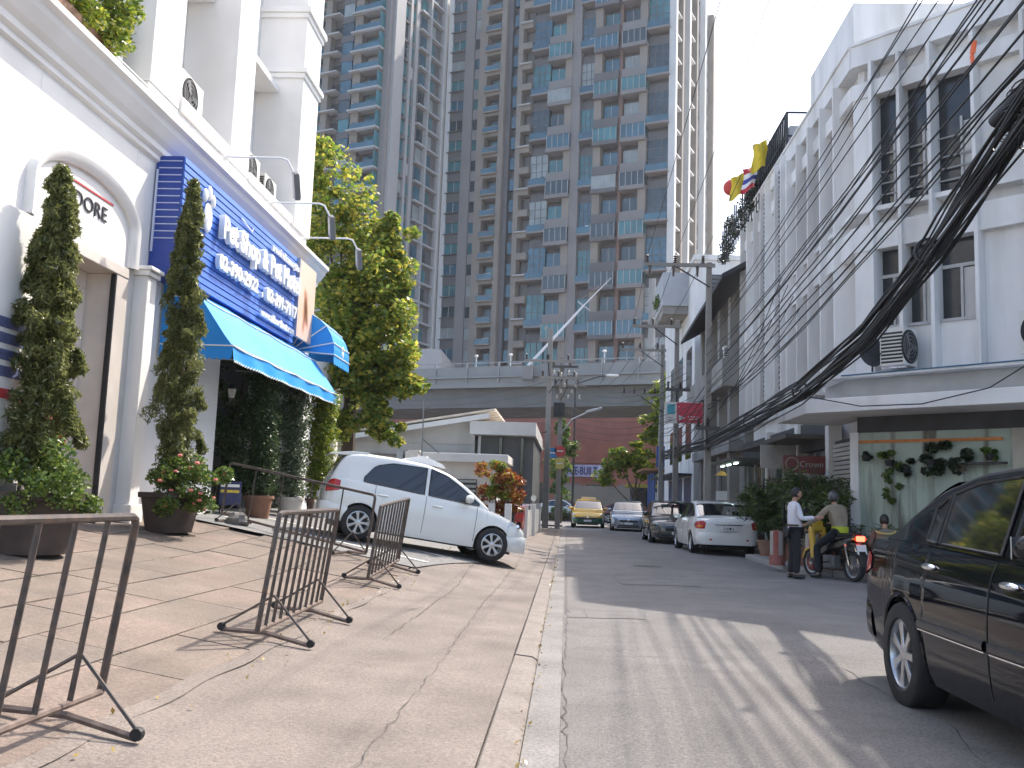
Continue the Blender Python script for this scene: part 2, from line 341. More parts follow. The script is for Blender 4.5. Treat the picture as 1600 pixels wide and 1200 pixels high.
# ================================================================ left: white shop building
def shop_building():
    b = thing('shop_building', 'white plastered shop building with cornice and arched doorway on the left', 'building', (-6.5, 16, .7))
    XW = -6.5
    A = lambda m, n, mat=WHITE, bev=.012, **k: m.build(n, mat, b, bevel=bev, **k)
    # ground floor wall pieces (openings between them)
    A(MB().box(-8.5, XW, 2, 10.45, .2, 6.35), 'wall')
    A(MB().box(-8.5, XW, 10.45, 13.0, 4.45, 6.35), 'wall')
    A(MB().box(-8.5, XW, 13.0, 15.3, .2, 6.35), 'wall')
    A(MB().box(-8.5, XW, 15.3, 21.6, 4.5, 6.35), 'wall')
    A(MB().box(-8.5, XW, 21.6, 22.3, .2, 6.35), 'wall')
    A(MB().box(-8.3, -7.6, 15.3, 21.6, .2, 4.5), 'shop_recess', GLASSD, 0)
    # arch moulding over the doorway
    m = MB(); N = 28; vs = []; fs = []
    def arch(t, r):                                   # basket arch
        a = math.pi*t; return 11.72+(1.34+r)*math.cos(a), 4.98+(.56+r)*math.sin(a)
    path = [(0, 4.45)]; prof = [(-.10, 0), (-.10, .05), (-.04, .10), (.04, .12), (.06, .07), (.06, 0)]
    ring = []
    for k in range(N+1):
        t = k/N
        ring.append([(XW+d, *arch(t, r)) for r, d in prof])
    ring = [[(XW+d, 11.72+1.34+r, 4.47) for r, d in prof]]+ring+[[(XW+d, 11.72-1.34-r, 4.47) for r, d in prof]]
    n = len(prof)
    for rg in ring: vs += rg
    for i in range(len(ring)-1):
        for k in range(n-1): fs.append((i*n+k, i*n+k+1, (i+1)*n+k+1, (i+1)*n+k))
    m.add(vs, fs); A(m, 'arch_moulding', WHITE, 0, smooth=True, fix=True)
    # lintel, reveals and the deep door frame
    CREAM = M('cream_frame', (.62, .56, .50), .6, var=.06, scale=3, dirt=(.4, .36, .32), damt=.3)
    A(MB().box(XW-.5, XW+.05, 10.47, 12.98, 4.30, 4.448), 'lintel', CREAM)
    A(MB().box(XW-.5, XW+.04, 12.62, 12.995, .3, 4.298), 'door_jamb', CREAM)
    A(MB().box(XW-.5, XW+.04, 10.455, 10.72, .3, 4.298), 'door_jamb', CREAM)
    A(MB().box(XW-.02, XW+.06, 12.575, 12.617, .3, 4.29), 'shutter_rail', DARK)
    w = A(MB().box(XW-.44, XW-.36, 10.73, 12.57, 4.05, 4.295).box(XW-.44, XW-.36, 10.73, 10.85, .4, 4.05).box(XW-.44, XW-.36, 12.35, 12.57, .4, 4.05).box(XW-.44, XW-.36, 11.52, 11.62, .4, 4.05).box(XW-.435, XW-.365, 10.85, 11.52, 2.8, 2.9).box(XW-.435, XW-.365, 11.62, 12.35, 2.8, 2.9).box(XW-.44, XW-.36, 10.85, 11.52, .4, .9).box(XW-.44, XW-.36, 11.62, 12.35, .4, .9), 'door_frame', CREAM)
    for y0, y1 in ((10.85, 11.52), (11.62, 12.35)):
        for z0, z1 in ((.9, 2.8), (2.9, 4.05)): MB().box(XW-.41, XW-.39, y0, y1, z0, z1).build('pane', GLASSD, w)
    # pilasters with capitals
    for y0, y1 in ((13.22, 13.52), (15.42, 16.3), (21.7, 22.3)):
        A(MB().box(XW, XW+.22, y0, y1, .2, 4.3 if y0 > 14 else 4.42), 'pilaster', WHITE)
        if y0 < 14:
            A(MB().box(XW, XW+.26, y0-.04, y1+.04, 4.42, 4.5).box(XW, XW+.3, y0-.07, y1+.07, 4.5, 4.56), 'capital', WHITE)
        A(MB().box(XW, XW+.27, y0-.05, y1+.05, .2, 1.05), 'plinth', WHITE)
    # cornice: swept profile along the front
    prof = [(0, 6.3), (.06, 6.33), (.06, 6.40), (.12, 6.44), (.13, 6.52), (.2, 6.58), (.30, 6.72), (.33, 6.80), (.40, 6.84), (.40, 6.92), (.0, 7.0)]
    m = MB(); vs = [(XW+d, y, z) for y in (2, 22.6) for d, z in prof]; n = len(prof)
    m.add(vs, [(k, n+k, n+k+1, k+1) for k in range(n-1)]+[tuple(range(n)), tuple(range(2*n-1, n-1, -1))])
    A(m, 'cornice', WHITE, 0, fix=True)
    # upper storeys: recessed wall, parapet and piers
    A(MB().box(-9.5, -7.55, 2, 21.9, 6.36, 15), 'upper_wall')
    A(MB().box(-7.55, XW, 2, 13.2, 6.36, 7.12), 'balcony_parapet')
    A(MB().box(-7.55, XW-.02, 13.2, 21.9, 6.36, 7.45), 'balcony_parapet')
    for y0, y1, dx in ((4.3, 5.4, 0), (8.3, 9.4, 0), (12.45, 13.0, -.35), (13.2, 14.25, 0), (16.6, 17.6, 0), (20.6, 21.9, .06)):
        A(MB().box(-7.55, XW+dx, y0, y1, 7.13 if y1 < 13.2 else 7.46, 15), 'pier')
    A(MB().box(-7.55, XW+.16, 20.5, 22.0, 11.1, 11.22).box(-7.55, XW+.10, 20.54, 21.96, 10.98, 11.1), 'band_moulding')
    A(MB().box(-7.55, XW+.16, 20.5, 22.0, 12.6, 12.75).box(-7.55, XW+.10, 20.54, 21.96, 12.48, 12.6), 'band_moulding')
    A(MB().box(-7.5, XW+.03, 14.3, 16.55, 7.452, 7.7), 'condenser_ledge')
    A(MB().box(-7.5, XW+.03, 17.65, 20.55, 7.452, 7.62), 'condenser_ledge')
    A(MB().box(-7.54, -7.0, 14.3, 16.55, 10.6, 10.75).box(-7.54, -7.0, 17.65, 20.55, 10.6, 10.75), 'floor_slab')
    for y0, y1 in ((14.5, 16.2), (17.9, 20.2), (9.8, 12.0)):
        wn = A(MB().box(-7.56, -7.50, y0, y1, 8.3, 10.2), 'window', CREAM, 0)
        MB().box(-7.52, -7.485, y0+.08, (y0+y1)/2-.03, 8.38, 10.12).build('pane', GLASSD, wn)
        MB().box(-7.52, -7.485, (y0+y1)/2+.03, y1-.08, 8.38, 10.12).build('pane', GLASSD, wn)
    A(MB().box(-9.4, XW-.1, 22.3, 26.5, .2, 5.6), 'rear_wing')
    # name over the arch
    INK = M('black_letter', (.02, .02, .022), .5, var=0)
    mw = Matrix(((0, 0, 1, XW+.012), (1, 0, 0, 11.18), (0, 1, 0, 4.98), (0, 0, 0, 1)))
    place('lettering', fit_text(text_mesh('DORE', .3, .006), .86, .2), INK, b, mw=Matrix(((0, 0, 1, XW+.012), (1, 0, 0, 11.40), (0, 1, 0, 4.93), (0, 0, 0, 1))))
    MB().box(XW+.002, XW+.012, 10.9, 12.42, 5.22, 5.245).build('red_rule', M('red_rule', (.5, .04, .04), .5, var=0), b)
    # conduit along the ledge
    A(MB().tube([(XW+.02, 11.9, 7.3), (XW+.02, 16.9, 7.34)], .012, 6), 'conduit', STEEL, 0)
shop_building()

def shop_sign():
    b = thing('shop_sign', 'large blue slatted pet shop sign with white raised letters', 'sign', (-6.2, 16.6, 4.5))
    BL = M('sign_blue', (.045, .15, .55), .45, var=.06, scale=3, dirt=(.12, .24, .62), dscale=.8, damt=.35)
    BD = M('sign_blue_side', (.02, .055, .30), .5, var=.08)
    y0, y1, z0, z1, xf = 13.62, 19.72, 4.52, 6.42, -6.03
    MB().box(-6.49, xf-.03, y0, y1, z0, z1).build('backing', BD, b)
    n = 17; h = (z1-z0)/n
    for k in range(n):
        m = MB(); za = z0+k*h+.006; zb = z0+(k+1)*h-.006
        m.prism([(xf-.028, za), (xf, za+.004), (xf-.012, zb), (xf-.028, zb)], y0+.004, y1-.004, Matrix(((1, 0, 0, 0), (0, 0, 1, 0), (0, 1, 0, 0), (0, 0, 0, 1))))
        m.build('slat', BL, b, fix=True)
        if k > 4: MB().box(-6.44, -6.08, y0-.012, y0, za+.02, za+.034).build('side_slat', M('side_trim', (.55, .6, .75), .4, var=0), b)
    MB().box(-6.47, -6.44, y0-.03, y0-.005, 4.9, 6.2).build('side_rail', M('side_trim', (.55, .6, .75), .4, var=0), b)
    WL = M('white_letter', (.86, .86, .85), .4, var=.03)
    def put(s, y, z, wd, ht, dep=.05, bold=0.012):
        me = fit_text(text_mesh(s, .3, dep, bold), wd, ht)
        place('lettering', me, WL, b, mw=Matrix(((0, 0, 1, xf+dep+.03), (1, 0, 0, y), (0, 1, 0, z), (0, 0, 0, 1))))
    put('Pet Shop & Pet Hotel', 15.05, 5.42, 4.55, .52)
    put('02-390-2922', 15.0, 5.0, 2.0, .27, .04); put(',', 17.22, 4.98, .07, .12, .04); put('02-391-7117', 17.5, 5.0, 2.05, .27, .04)
    put('www.allbordinet.com', 17.35, 4.66, 2.2, .16, .02, .006)
    put('อาบน้ำตัดขนสุนัข', 17.8, 6.03, 1.85, .2, .02, .004)
    m = MB()                                           # paw-like emblem: rounded toes over a pad
    for dy, dz, a, c in ((0, 0, .17, .25), (-.17, .33, .075, .12), (.0, .42, .075, .13), (.17, .33, .075, .12)):
        m.ball((xf+.03, 14.55+dy, 5.72+dz), 1, 14, 8, (.045, a, c))
    m.build('emblem', WL, b, smooth=True, ang=60)
    # stand-off braces seen at the top edge
    MB().tube([(xf+.02, 16.1, 6.2), (xf+.02, 16.7, 6.12), (xf+.02, 16.75, 6.2)], .012, 5).build('conduit', WL, b)
shop_sign()

def poster():
    b = thing('poster_board', 'tall printed picture board of brown and cream fur beside blue sign', 'poster', (-6.0, 20.3, 4.7))
    m = bpy.data.materials.new('pet_print'); m.use_nodes = True; n = m.node_tree.nodes; l = m.node_tree.links
    g = n.new('ShaderNodeNewGeometry'); mp = n.new('ShaderNodeMapping'); mp.inputs['Location'].default_value = (6, -20.35*1.9, -5.35); mp.inputs['Scale'].default_value = (1, 1.9, 1.0)
    l.new(g.outputs['Position'], mp.inputs[0]); ns = n.new('ShaderNodeTexNoise'); ns.inputs['Scale'].default_value = 1.6
    l.new(mp.outputs[0], ns.inputs[0])
    vm = n.new('ShaderNodeVectorMath'); vm.operation = 'LENGTH'; l.new(mp.outputs[0], vm.inputs[0])
    ad = n.new('ShaderNodeMath'); ad.operation = 'ADD'; l.new(vm.outputs['Value'], ad.inputs[0]); l.new(ns.outputs[0], ad.inputs[1])
    rp = n.new('ShaderNodeValToRGB'); e = rp.color_ramp.elements
    e[0].position = .55; e[0].color = (.10, .035, .012, 1); e[1].position = 1.25; e[1].color = (.78, .55, .42, 1)
    k = e.new(.78); k.color = (.32, .13, .05, 1); k = e.new(.95); k.color = (.72, .42, .26, 1)
    l.new(ad.outputs[0], rp.inputs[0]); l.new(rp.outputs[0], n['Principled BSDF'].inputs['Base Color']); n['Principled BSDF'].inputs['Roughness'].default_value = .35
    MB().box(-6.05, -5.985, 19.74, 21.08, 4.7, 6.42).build('panel', m, b)
    MB().box(-6.06, -5.97, 19.725, 19.738, 4.69, 6.43).build('frame_edge', STEEL, b)
poster()

def awnings():
    BLU = M('awning_blue', (.012, .27, .72), .6, var=.08, scale=1.5, dirt=(.02, .33, .78), dscale=.7, damt=.4, bump=.5, bscale=5)
    PIPE = M('awning_piping', (.72, .74, .72), .6, var=.05)
    b = thing('awning', 'long bright blue fabric awning with scalloped valance under pet shop sign', 'awning', (-6.2, 17.5, 3.4))
    y0, y1 = 14.15, 20.95; P = [(-6.45, 4.74), (-5.85, 4.32), (-5.42, 3.72), (-5.28, 3.55)]
    sag = lambda y: -.03*abs(math.sin((y-y0)*math.pi/1.7))
    m = MB(); us = [0, .33, .66, 1.0, 1.4, 1.7, 2., 2.5, 3.]
    def pp(u, y):
        i = min(2, int(u)); t = u-i; x = P[i][0]+(P[i+1][0]-P[i][0])*t; z = P[i][1]+(P[i+1][1]-P[i][1])*t
        return (x, y, z+sag(y)*math.sin(math.pi*min(1, u/3)))
    m.grid(pp, us, list(np.linspace(y0, y1, 33))); m.build('canopy', BLU, b, smooth=True, ang=50)
    for y, nm in ((y0, 1), (y1, -1)):                    # closed ends
        MB().add([(x, y, z) for x, z in P]+[(-6.45, y, 3.55)], [(0, 1, 2, 3, 4)]).build('end_panel', BLU, b)
    n = 60; vs = []; fs = []                             # scalloped valance
    k = 0
    for i in range(n*4+1):
        y = y0+(y1-y0)*i/(n*4); s = abs(math.sin(math.pi*i/4)); vs += [(-5.28+.01*math.sin(y*6), y, 3.55), (-5.265+.02*math.sin(y*5), y, 3.33-.035*s)]
        if i: fs.append((2*i-2, 2*i, 2*i+1, 2*i-1))
    MB().add(vs, fs).build('valance', BLU, b)
    MB().tube([(-5.262+.02*math.sin((y0+(y1-y0)*i/(n*4))*5), y0+(y1-y0)*i/(n*4), 3.33-.035*abs(math.sin(math.pi*i/4))) for i in range(n*4+1)], .008, 4).build('scalloped_edging', PIPE, b)
    vs = []; fs = []
    for i in range(41):
        x = -6.45+(1.17)*i/40; vs += [(x, y0, 3.55), (x, y0-.01, 3.36-.035*abs(math.sin(math.pi*i/4)))]
        if i: fs.append((2*i-2, 2*i, 2*i+1, 2*i-1))
    MB().add(vs, fs).build('valance', BLU, b)
    for p in (P[1], P[3]):
        MB().tube([(p[0]+.008, y0+(y1-y0)*i/30, p[1]+sag(y0+(y1-y0)*i/30)*.9+.008) for i in range(31)], .012, 5).build('piping', PIPE, b)
        MB().tube([(-6.45, y0-.008, p[1]), (p[0]+.008, y0-.008, p[1])], .012, 5).build('piping', PIPE, b)
    for y in np.linspace(y0+.1, y1-.1, 5): MB().tube([(-6.45, y, 3.6), (-5.3, y, 3.56)], .015, 6).build('frame_bar', STEEL, b)
    MB().tube([(-5.29, y0, 3.56), (-5.29, y1, 3.56)], .014, 6).build('frame_bar', STEEL, b)
    # fan shaped awning behind
    c = thing('fan_awning', 'small blue fan-shaped awning with pale ribs behind the long awning', 'awning', (-6.45, 22.3, 4.3))
    cx, cz, r = -6.45, 4.55, 1.02; A = [R(a) for a in (90, 64, 38, 12, -4)]
    for i in range(4):
        MB().grid(lambda a, y: (cx+r*math.cos(a)*1.0, y, cz+r*.95*math.sin(a)), [A[i], (A[i]+A[i+1])/2, A[i+1]], [20.95, 21.7, 22.45]).build('segment', BLU, c)
        for y in (20.95, 22.45): MB().add([(cx, y, cz), (cx+r*math.cos(A[i]), y, cz+r*.95*math.sin(A[i])), (cx+r*math.cos(A[i+1]), y, cz+r*.95*math.sin(A[i+1]))], [(0, 1, 2)]).build('end_panel', BLU, c)
        MB().tube([(cx, 20.93, cz), (cx+r*math.cos(A[i+1])+.01, 20.93, cz+r*.95*math.sin(A[i+1]))], .016, 5).tube([(cx+r*math.cos(A[i+1])+.01, 20.93, cz+r*.95*math.sin(A[i+1])), (cx+r*math.cos(A[i+1])+.01, 22.47, cz+r*.95*math.sin(A[i+1]))], .014, 5).build('rib', PIPE, c)
    vs = []; fs = []
    for i in range(33):
        y = 20.95+1.5*i/32; z = cz+r*.95*math.sin(A[4]); vs += [(cx+r, y, z), (cx+r+.01, y, z-.19-.04*abs(math.sin(math.pi*i/4)))]
        if i: fs.append((2*i-2, 2*i, 2*i+1, 2*i-1))
    MB().add(vs, fs).build('valance', BLU, c)
    m = MB()
    for dy, dz, q in ((0, 0, .09), (-.09, .12, .05), (.0, .16, .05), (.09, .12, .05)): m.ball((cx+r*.99, 21.8+dy, cz+.05+dz), 1, 10, 6, (.03, q, q))
    m.build('emblem', PIPE, c)
awnings()

def sign_lamps():
    HEAD = M('lamp_head_grey', (.17, .165, .16), .45, var=.08)
    for y, lab in ((15.2, 'grey floodlight on long wall arm nearest the camera above blue sign'), (17.7, 'grey floodlight on wall arm, middle one above blue sign'), (20.2, 'grey floodlight on wall arm, farthest one above blue sign')):
        b = thing('sign_floodlight', lab, 'lamp', (-6.4, y, 7.0), group='floodlights over the blue sign')
        MB().tube([(-6.45, y, 7.02), (-5.1, y+.15, 7.06), (-5.0, y+.18, 7.03), (-4.92, y+.3, 6.86)], .018, 6).build('arm', M('white_arm', (.7, .7, .68), .4, var=.03), b, smooth=True)
        q = TR(-4.9, y+.45, 6.68, rz=R(5), rx=R(-58)) @ Matrix.Rotation(R(68), 4, 'Y')
        h = MB(); h.prism([(-.10, -.22), (.10, -.22), (.13, .2), (.09, .26), (-.09, .26), (-.13, .2)], -.05, .05, q)
        hd = h.build('lamp_head', HEAD, b, bevel=.02)
        MB().prism([(-.085, -.19), (.085, -.19), (.105, .18), (-.105, .18)], -.056, -.051, q).build('lens', M('lamp_lens', (.16, .16, .165), .3, var=0), hd)
        MB().obox((-6.44, y, 7.02), (.03, .06, .06), Matrix.Identity(3)).build('bracket', STEEL, b)
sign_lamps()

def condenser(loc, rz, label, group=None, w=.8, h=.62, d=.3, dark=False, name='air_conditioner'):
    """outdoor air conditioning unit, fan facing local -y"""
    b = thing(name, label, 'air conditioner', loc, rz, group)
    SH = M('condenser_casing', (.66, .65, .61), .5, var=.05, dirt=(.4, .37, .33), damt=.4)
    MB().box(-w/2, w/2, -d/2, d/2, .05, h).build('casing', SH, b, bevel=.015, world=False)
    cx = -w*.1; r = h*.4
    MB().lathe([(.0, 0), (r, 0), (r, .012), (r*1.05, .012), (r*1.05, -.01)], 26, TR(cx, -d/2-.006, h*.53, rx=R(90))).build('fan_well', M('fan_dark', (.02, .02, .022), .7, var=.1), b, world=False)
    g = MB()
    for k in range(1, 5): g.lathe([(r*k/4.4-.004, 0), (r*k/4.4+.004, 0), (r*k/4.4+.004, .008), (r*k/4.4-.004, .008)], 24, TR(cx, -d/2-.024, h*.53, rx=R(90)))
    tag(g.build('grille', DARK if dark else M('grille_grey', (.25, .25, .24), .6, var=.05), b, world=False), kind='stuff')
    f = MB()
    for k in range(3):
        q = TR(cx, -d/2-.02, h*.53, rx=R(90)) @ Matrix.Rotation(k*2.094, 4, 'Z')
        f.prism([(0.02, -.02), (r*.85, -.07), (r*.9, .05), (.03, .05)], -.004, .004, q)
    f.build('fan_blades', M('fan_blade', (.12, .12, .12), .5, var=0), b, world=False)
    s = MB(); t = MB()
    for k in range(7): s.box(w/2, w/2+.006, -d/2+.03, d/2-.03, .1+k*(h-.18)/7, .1+k*(h-.18)/7+.035)
    for k in range(9): t.box(-w/2-.006, -w/2, -d/2+.03, d/2-.03, .1+k*(h-.16)/9, .1+k*(h-.16)/9+.04)
    tag(s.build('side_louvre', DARK, b, world=False), kind='stuff'); tag(t.build('side_louvre', DARK, b, world=False), kind='stuff')
    for x in (-w*.32, w*.32): MB().box(x-.03, x+.03, -d/2, d/2, 0, .05).build('foot', STEEL, b, world=False)
    return b
condenser((-6.95, 15.3, 7.70), R(90), 'beige condenser on white ledge nearest the camera, above blue sign', 'condensers on the white shop ledge', .95, .75, .4)
condenser((-6.95, 18.6, 7.62), R(90), 'white condenser on the ledge beyond the beige one, white shop', 'condensers on the white shop ledge', .85, .7, .36)
condenser((-6.95, 19.8, 7.62), R(90), 'white condenser at far end of the white shop ledge', 'condensers on the white shop ledge', .8, .62, .34)

def lantern():
    b = thing('wall_lantern', 'black carriage lantern on pilaster under the blue awning', 'lamp', (-6.27, 16.2, 3.0))
    MB().tube([(-6.28, 16.33, 2.9), (-6.2, 16.38, 2.82), (-6.1, 16.42, 2.86), (-6.08, 16.42, 2.95)], .018, 6).box(-6.3, -6.27, 16.3, 16.37, 2.78, 3.02).build('bracket', DARK, b)
    MB().lathe([(.05, 0), (.085, .16), (.075, .18)], 6, TR(-6.08, 16.42, 2.95)).build('glass', M('lantern_glass', (.35, .34, .3), .15, var=0), b)
    MB().lathe([(.0, .30), (.02, .27), (.06, .23), (.105, .18), (.09, .165)], 6, TR(-6.08, 16.42, 2.95)).lathe([(.0, -.06), (.03, -.03), (.055, 0), (.05, .01)], 6, TR(-6.08, 16.42, 2.95)).build('cap', DARK, b)
lantern()

def pylon():
    b = thing('board_sign', 'white upright notice board with blue text blocks and red stripe at left edge', 'sign', (-5.75, 9.3, .6))
    MB().box(-5.9, -5.8, 8.7, 9.62, .6, 4.15).build('panel', WHITE, b, bevel=.01)
    BT = M('notice_blue', (.11, .13, .26), .5, var=.3, scale=25)
    for z in (2.38, 2.55, 2.72, 2.88): MB().box(-5.8, -5.794, 8.75, 9.54, z, z+.11).build('text_block', BT, b)
    MB().box(-5.8, -5.793, 8.75, 9.52, 2.16, 2.26).build('red_stripe', M('notice_red', (.55, .04, .05), .5, var=.1), b)
    c = thing('letter_box', 'red letter box on a post below the notice board', 'letter box', (-5.65, 9.5, .6))
    RD = M('red_enamel', (.45, .03, .03), .4, var=.1)
    MB().prism([(-.14, 0), (.14, 0), (.14, .2), (.0, .3), (-.14, .2)], -.18, .18, TR(-5.55, 9.62, 1.72, rx=R(90))).build('box', RD, c, bevel=.01)
    MB().box(-5.6, -5.5, 9.437, 9.441, 1.8, 1.9).build('slot', DARK, c); MB().box(-5.58, -5.52, 9.59, 9.65, .5, 1.72).build('post', DARK, c)
    d = thing('folding_stool', 'blue folding stool half hidden at left edge', 'stool', (-5.6, 9.75, .6))
    BB = M('blue_stool', (.03, .05, .22), .4, var=.1)
    MB().box(-5.75, -5.3, 9.5, 9.95, 1.36, 1.41).build('seat', BB, d, bevel=.01)
    for s in (-1, 1):
        MB().tube([(-5.72, 9.72+s*.2, .6), (-5.33, 9.72+s*.2, 1.36)], .014, 6).build('leg', STEEL, d); MB().tube([(-5.33, 9.72+s*.17, .6), (-5.72, 9.72+s*.17, 1.36)], .014, 6).build('leg', STEEL, d)
pylon()
# ================================================================ cars
def smooth_interp(pts, xs, k=3):
    y = np.interp(xs, [p[0] for p in pts], [p[1] for p in pts])
    for _ in range(k):
        z = y.copy(); z[1:-1] = .25*y[:-2]+.5*y[1:-1]+.25*y[2:]; y = z
    return y
TYRE = M('tyre_rubber', (.018, .018, .019), .8, var=.2, scale=15)
RIM = M('alloy_rim', (.55, .55, .56), .28, metal=.85, var=.06)
CHROME = M('chrome', (.8, .8, .8), .08, metal=1, var=0)
TRIMB = M('black_trim', (.015, .015, .016), .45, var=.1)
RED = M('tail_red', (.42, .008, .01), .12, var=.1, scale=30, coat=.6)
ORANGE = M('lens_orange', (.7, .18, .02), .15, var=.05, coat=.5)
CLEAR = M('lamp_clear', (.62, .65, .68), .08, metal=.4, var=.15, scale=30, coat=.6)
PLATE = M('number_plate', (.7, .7, .68), .5, var=.05)
INKD = M('plate_ink', (.03, .03, .04), .6, var=0)
def wheel(parent, x, y, r, side, wd=.19, spokes=7, rim=RIM, steer=0.):
    """wheel with axis along local y; side=+1 faces +y"""
    mw = TR(x, y, r, rz=steer) @ Matrix.Rotation(R(-90)*side, 4, 'X')
    h = wd/2; rr = r*.67
    prof = [(rr, -h), (r*.93, -h), (r, -h*.7), (r, h*.7), (r*.97, h*.9), (r*.93, h), (rr*1.03, h), (rr, h*.85), (rr*.97, -h)]
    w = MB().lathe(prof, 36).build('wheel', TYRE, parent, smooth=True, world=False, ang=50); w.matrix_basis = mw
    m = MB(); m.lathe([(rr*1.0, h*.86), (rr*.93, h*.9), (rr*.9, h*.75), (rr*.88, -h*.3), (0, -h*.3)], 36)
    m.build('rim', rim, w, smooth=True, world=False, ang=40)
    MB().lathe([(rr*.86, -h*.28), (0, -h*.27)], 30).build('brake_well', TRIMB, w, world=False)
    for k in range(spokes):
        a = Matrix.Rotation(2*math.pi*k/spokes, 4, 'Z'); p = [(rr*.10, -rr*.11), (rr*.55, -rr*.10), (rr*.93, -rr*.17), (rr*.93, rr*.17), (rr*.55, rr*.10), (rr*.10, rr*.11)]
        MB().prism(p, h*.45, h*.78, a).build('spoke', rim, w, bevel=.006, world=False)
    MB().lathe([(0, h*.88), (rr*.12, h*.86), (rr*.2, h*.8), (rr*.2, h*.4)], 18).build('hub_cap', rim, w, smooth=True, world=False)
    return w
def car(name, label, loc, rz, P, paint, rx=0., ry=0., scale=1.):
    b = thing(name, label, 'car', loc, rz, rx=rx, ry=ry)
    if scale != 1: b.matrix_basis = b.matrix_basis @ Matrix.Scale(scale, 4)
    xr, xf = P['x']; wr, wf, rw = P['axle'][0], P['axle'][1], P['rw']
    xs = sorted(set(list(np.linspace(xr, xf, 90))+[a+rw*1.14*math.cos(t) for a in (wr, wf) for t in np.linspace(0, math.pi, 25)]+list(xr+.28*np.linspace(0, 1, 12)**2)+list(xf-.3*np.linspace(0, 1, 12)**2)))
    xs = np.array(xs); zs = smooth_interp(P['belt'], xs, 4); W = smooth_interp(P['plan'], xs, 2); zb = smooth_interp(P['sill'], xs, 1)
    for a in (wr, wf):
        d = (rw*1.14)**2-(xs-a)**2; zb = np.where(d > 0, np.maximum(zb, rw+np.sqrt(np.maximum(d, 0))), zb)
    T = [0, .06, .14, .24, .36, .5, .62, .74, .85, .93, 1.]; G = P.get('sect', [.95, .965, .98, .99, .997, 1., .998, .99, .975, .955, .925])
    cr = P.get('crown', .05)
    def fz(x): return float(np.interp(x, xs, zs))
    def fw(x): return float(np.interp(x, xs, W))
    def fy(x, z):                                       # half width of the side at (x,z)
        z0 = float(np.interp(x, xs, smooth_interp(P['sill'], xs, 1))); t = (z-z0)/(fz(x)-z0); return fw(x)*float(np.interp(t, T, G))
    z00 = smooth_interp(P['sill'], xs, 1)
    m = MB(); ring = []
    for i in range(len(xs)):
        h = []
        for t in T:
            z = zb[i]+(zs[i]-zb[i])*t; tt = (z-z00[i])/(zs[i]-z00[i]); h.append((xs[i], W[i]*float(np.interp(tt, T, G)), z))
        yt = h[-1][1]
        for q in (.97, .9, .75, .5, .25): h.append((xs[i], yt*q, zs[i]+cr*(1-q*q)))
        left = h; right = [(x, -y, z) for x, y, z in reversed(h)]
        c = (xs[i], 0, zs[i]+cr); lip = (xs[i], h[0][1]-.10, h[0][2]+.0)
        ring.append([lip]+left+[c]+right+[(xs[i], -lip[1], lip[2])])
    n = len(ring[0]); vs = [v for r in ring for v in r]; fs = []
    for i in range(len(xs)-1):
        for k in range(n-1): fs.append((i*n+k, i*n+k+1, (i+1)*n+k+1, (i+1)*n+k))
    fs.append(tuple(range(n))); fs.append(tuple((len(xs)-1)*n+k for k in range(n-1, -1, -1)))
    m.add(vs, fs); body = m.build('body', paint, b, smooth=True, world=False, ang=28, fix=True)
    # dark underside and wheel wells
    MB().box(xr+.25, xf-.25, -.55, .55, .17, .62).build('underbody', TRIMB, b, world=False)
    # greenhouse
    k = P['tumble']; rp = P['roof']; gx = np.linspace(rp[0][0], rp[-1][0], 70); zr = smooth_interp(rp, gx, 5); zr[0] = fz(gx[0])+cr*.6; zr[-1] = fz(gx[-1])+cr*.6
    inset = .035
    def gy(x, z): return fy(x, fz(x))-inset-k*(z-fz(x))
    def rz_(x): return float(np.interp(x, gx, zr))
    ring = []
    for i, x in enumerate(gx):
        z1 = zr[i]; base = fz(x); ht = max(.0, z1-base); e = min(.055, ht*.45)
        pts = [(x, gy(x, base-.02), base-.02)]
        for t in (.25, .5, .75, 1): zz = base+(ht-e)*t; pts.append((x, gy(x, zz), zz))
        y = pts[-1][1]; pts += [(x, y-.022, z1-e*.5), (x, y-.06, z1-e*.17), (x, y*.8, z1-.0), (x, y*.4, z1+.012)]
        ring.append(pts+[(x, 0, z1+.016)]+[(a, -q, c) for a, q, c in reversed(pts)])
    n = len(ring[0]); m = MB(); fs = []
    for i in range(len(gx)-1):
        for j in range(n-1): fs.append((i*n+j, i*n+j+1, (i+1)*n+j+1, (i+1)*n+j))
    m.add([v for r in ring for v in r], fs); m.build('cabin', paint, b, smooth=True, world=False, ang=40)
    # glass
    glass = P.get('glass', GLASSD)
    for (bot, top) in P['win']:
        for s in (1, -1):
            mm = MB(); xx = np.linspace(bot[0][0], bot[-1][0], 16)
            lo = np.interp(xx, [p[0] for p in bot], [p[1] for p in bot]); hi = np.interp(xx, [p[0] for p in top], [p[1] for p in top])
            mm.grid(lambda i, t: (xx[i], s*(gy(xx[i], lo[i]+(hi[i]-lo[i])*t)+.007), lo[i]+(hi[i]-lo[i])*t), range(16), [0, .33, .66, 1.])
            g = mm.build('side_window', glass, b, smooth=True, world=False)
            ed = [(xx[i], s*(gy(xx[i], hi[i])+.008), hi[i]) for i in range(16)]+[(xx[i], s*(gy(xx[i], lo[i])+.008), lo[i]) for i in range(15, -1, -1)]
            MB().tube(ed+[ed[0]], .010, 4).build('window_seal', TRIMB, g, world=False)
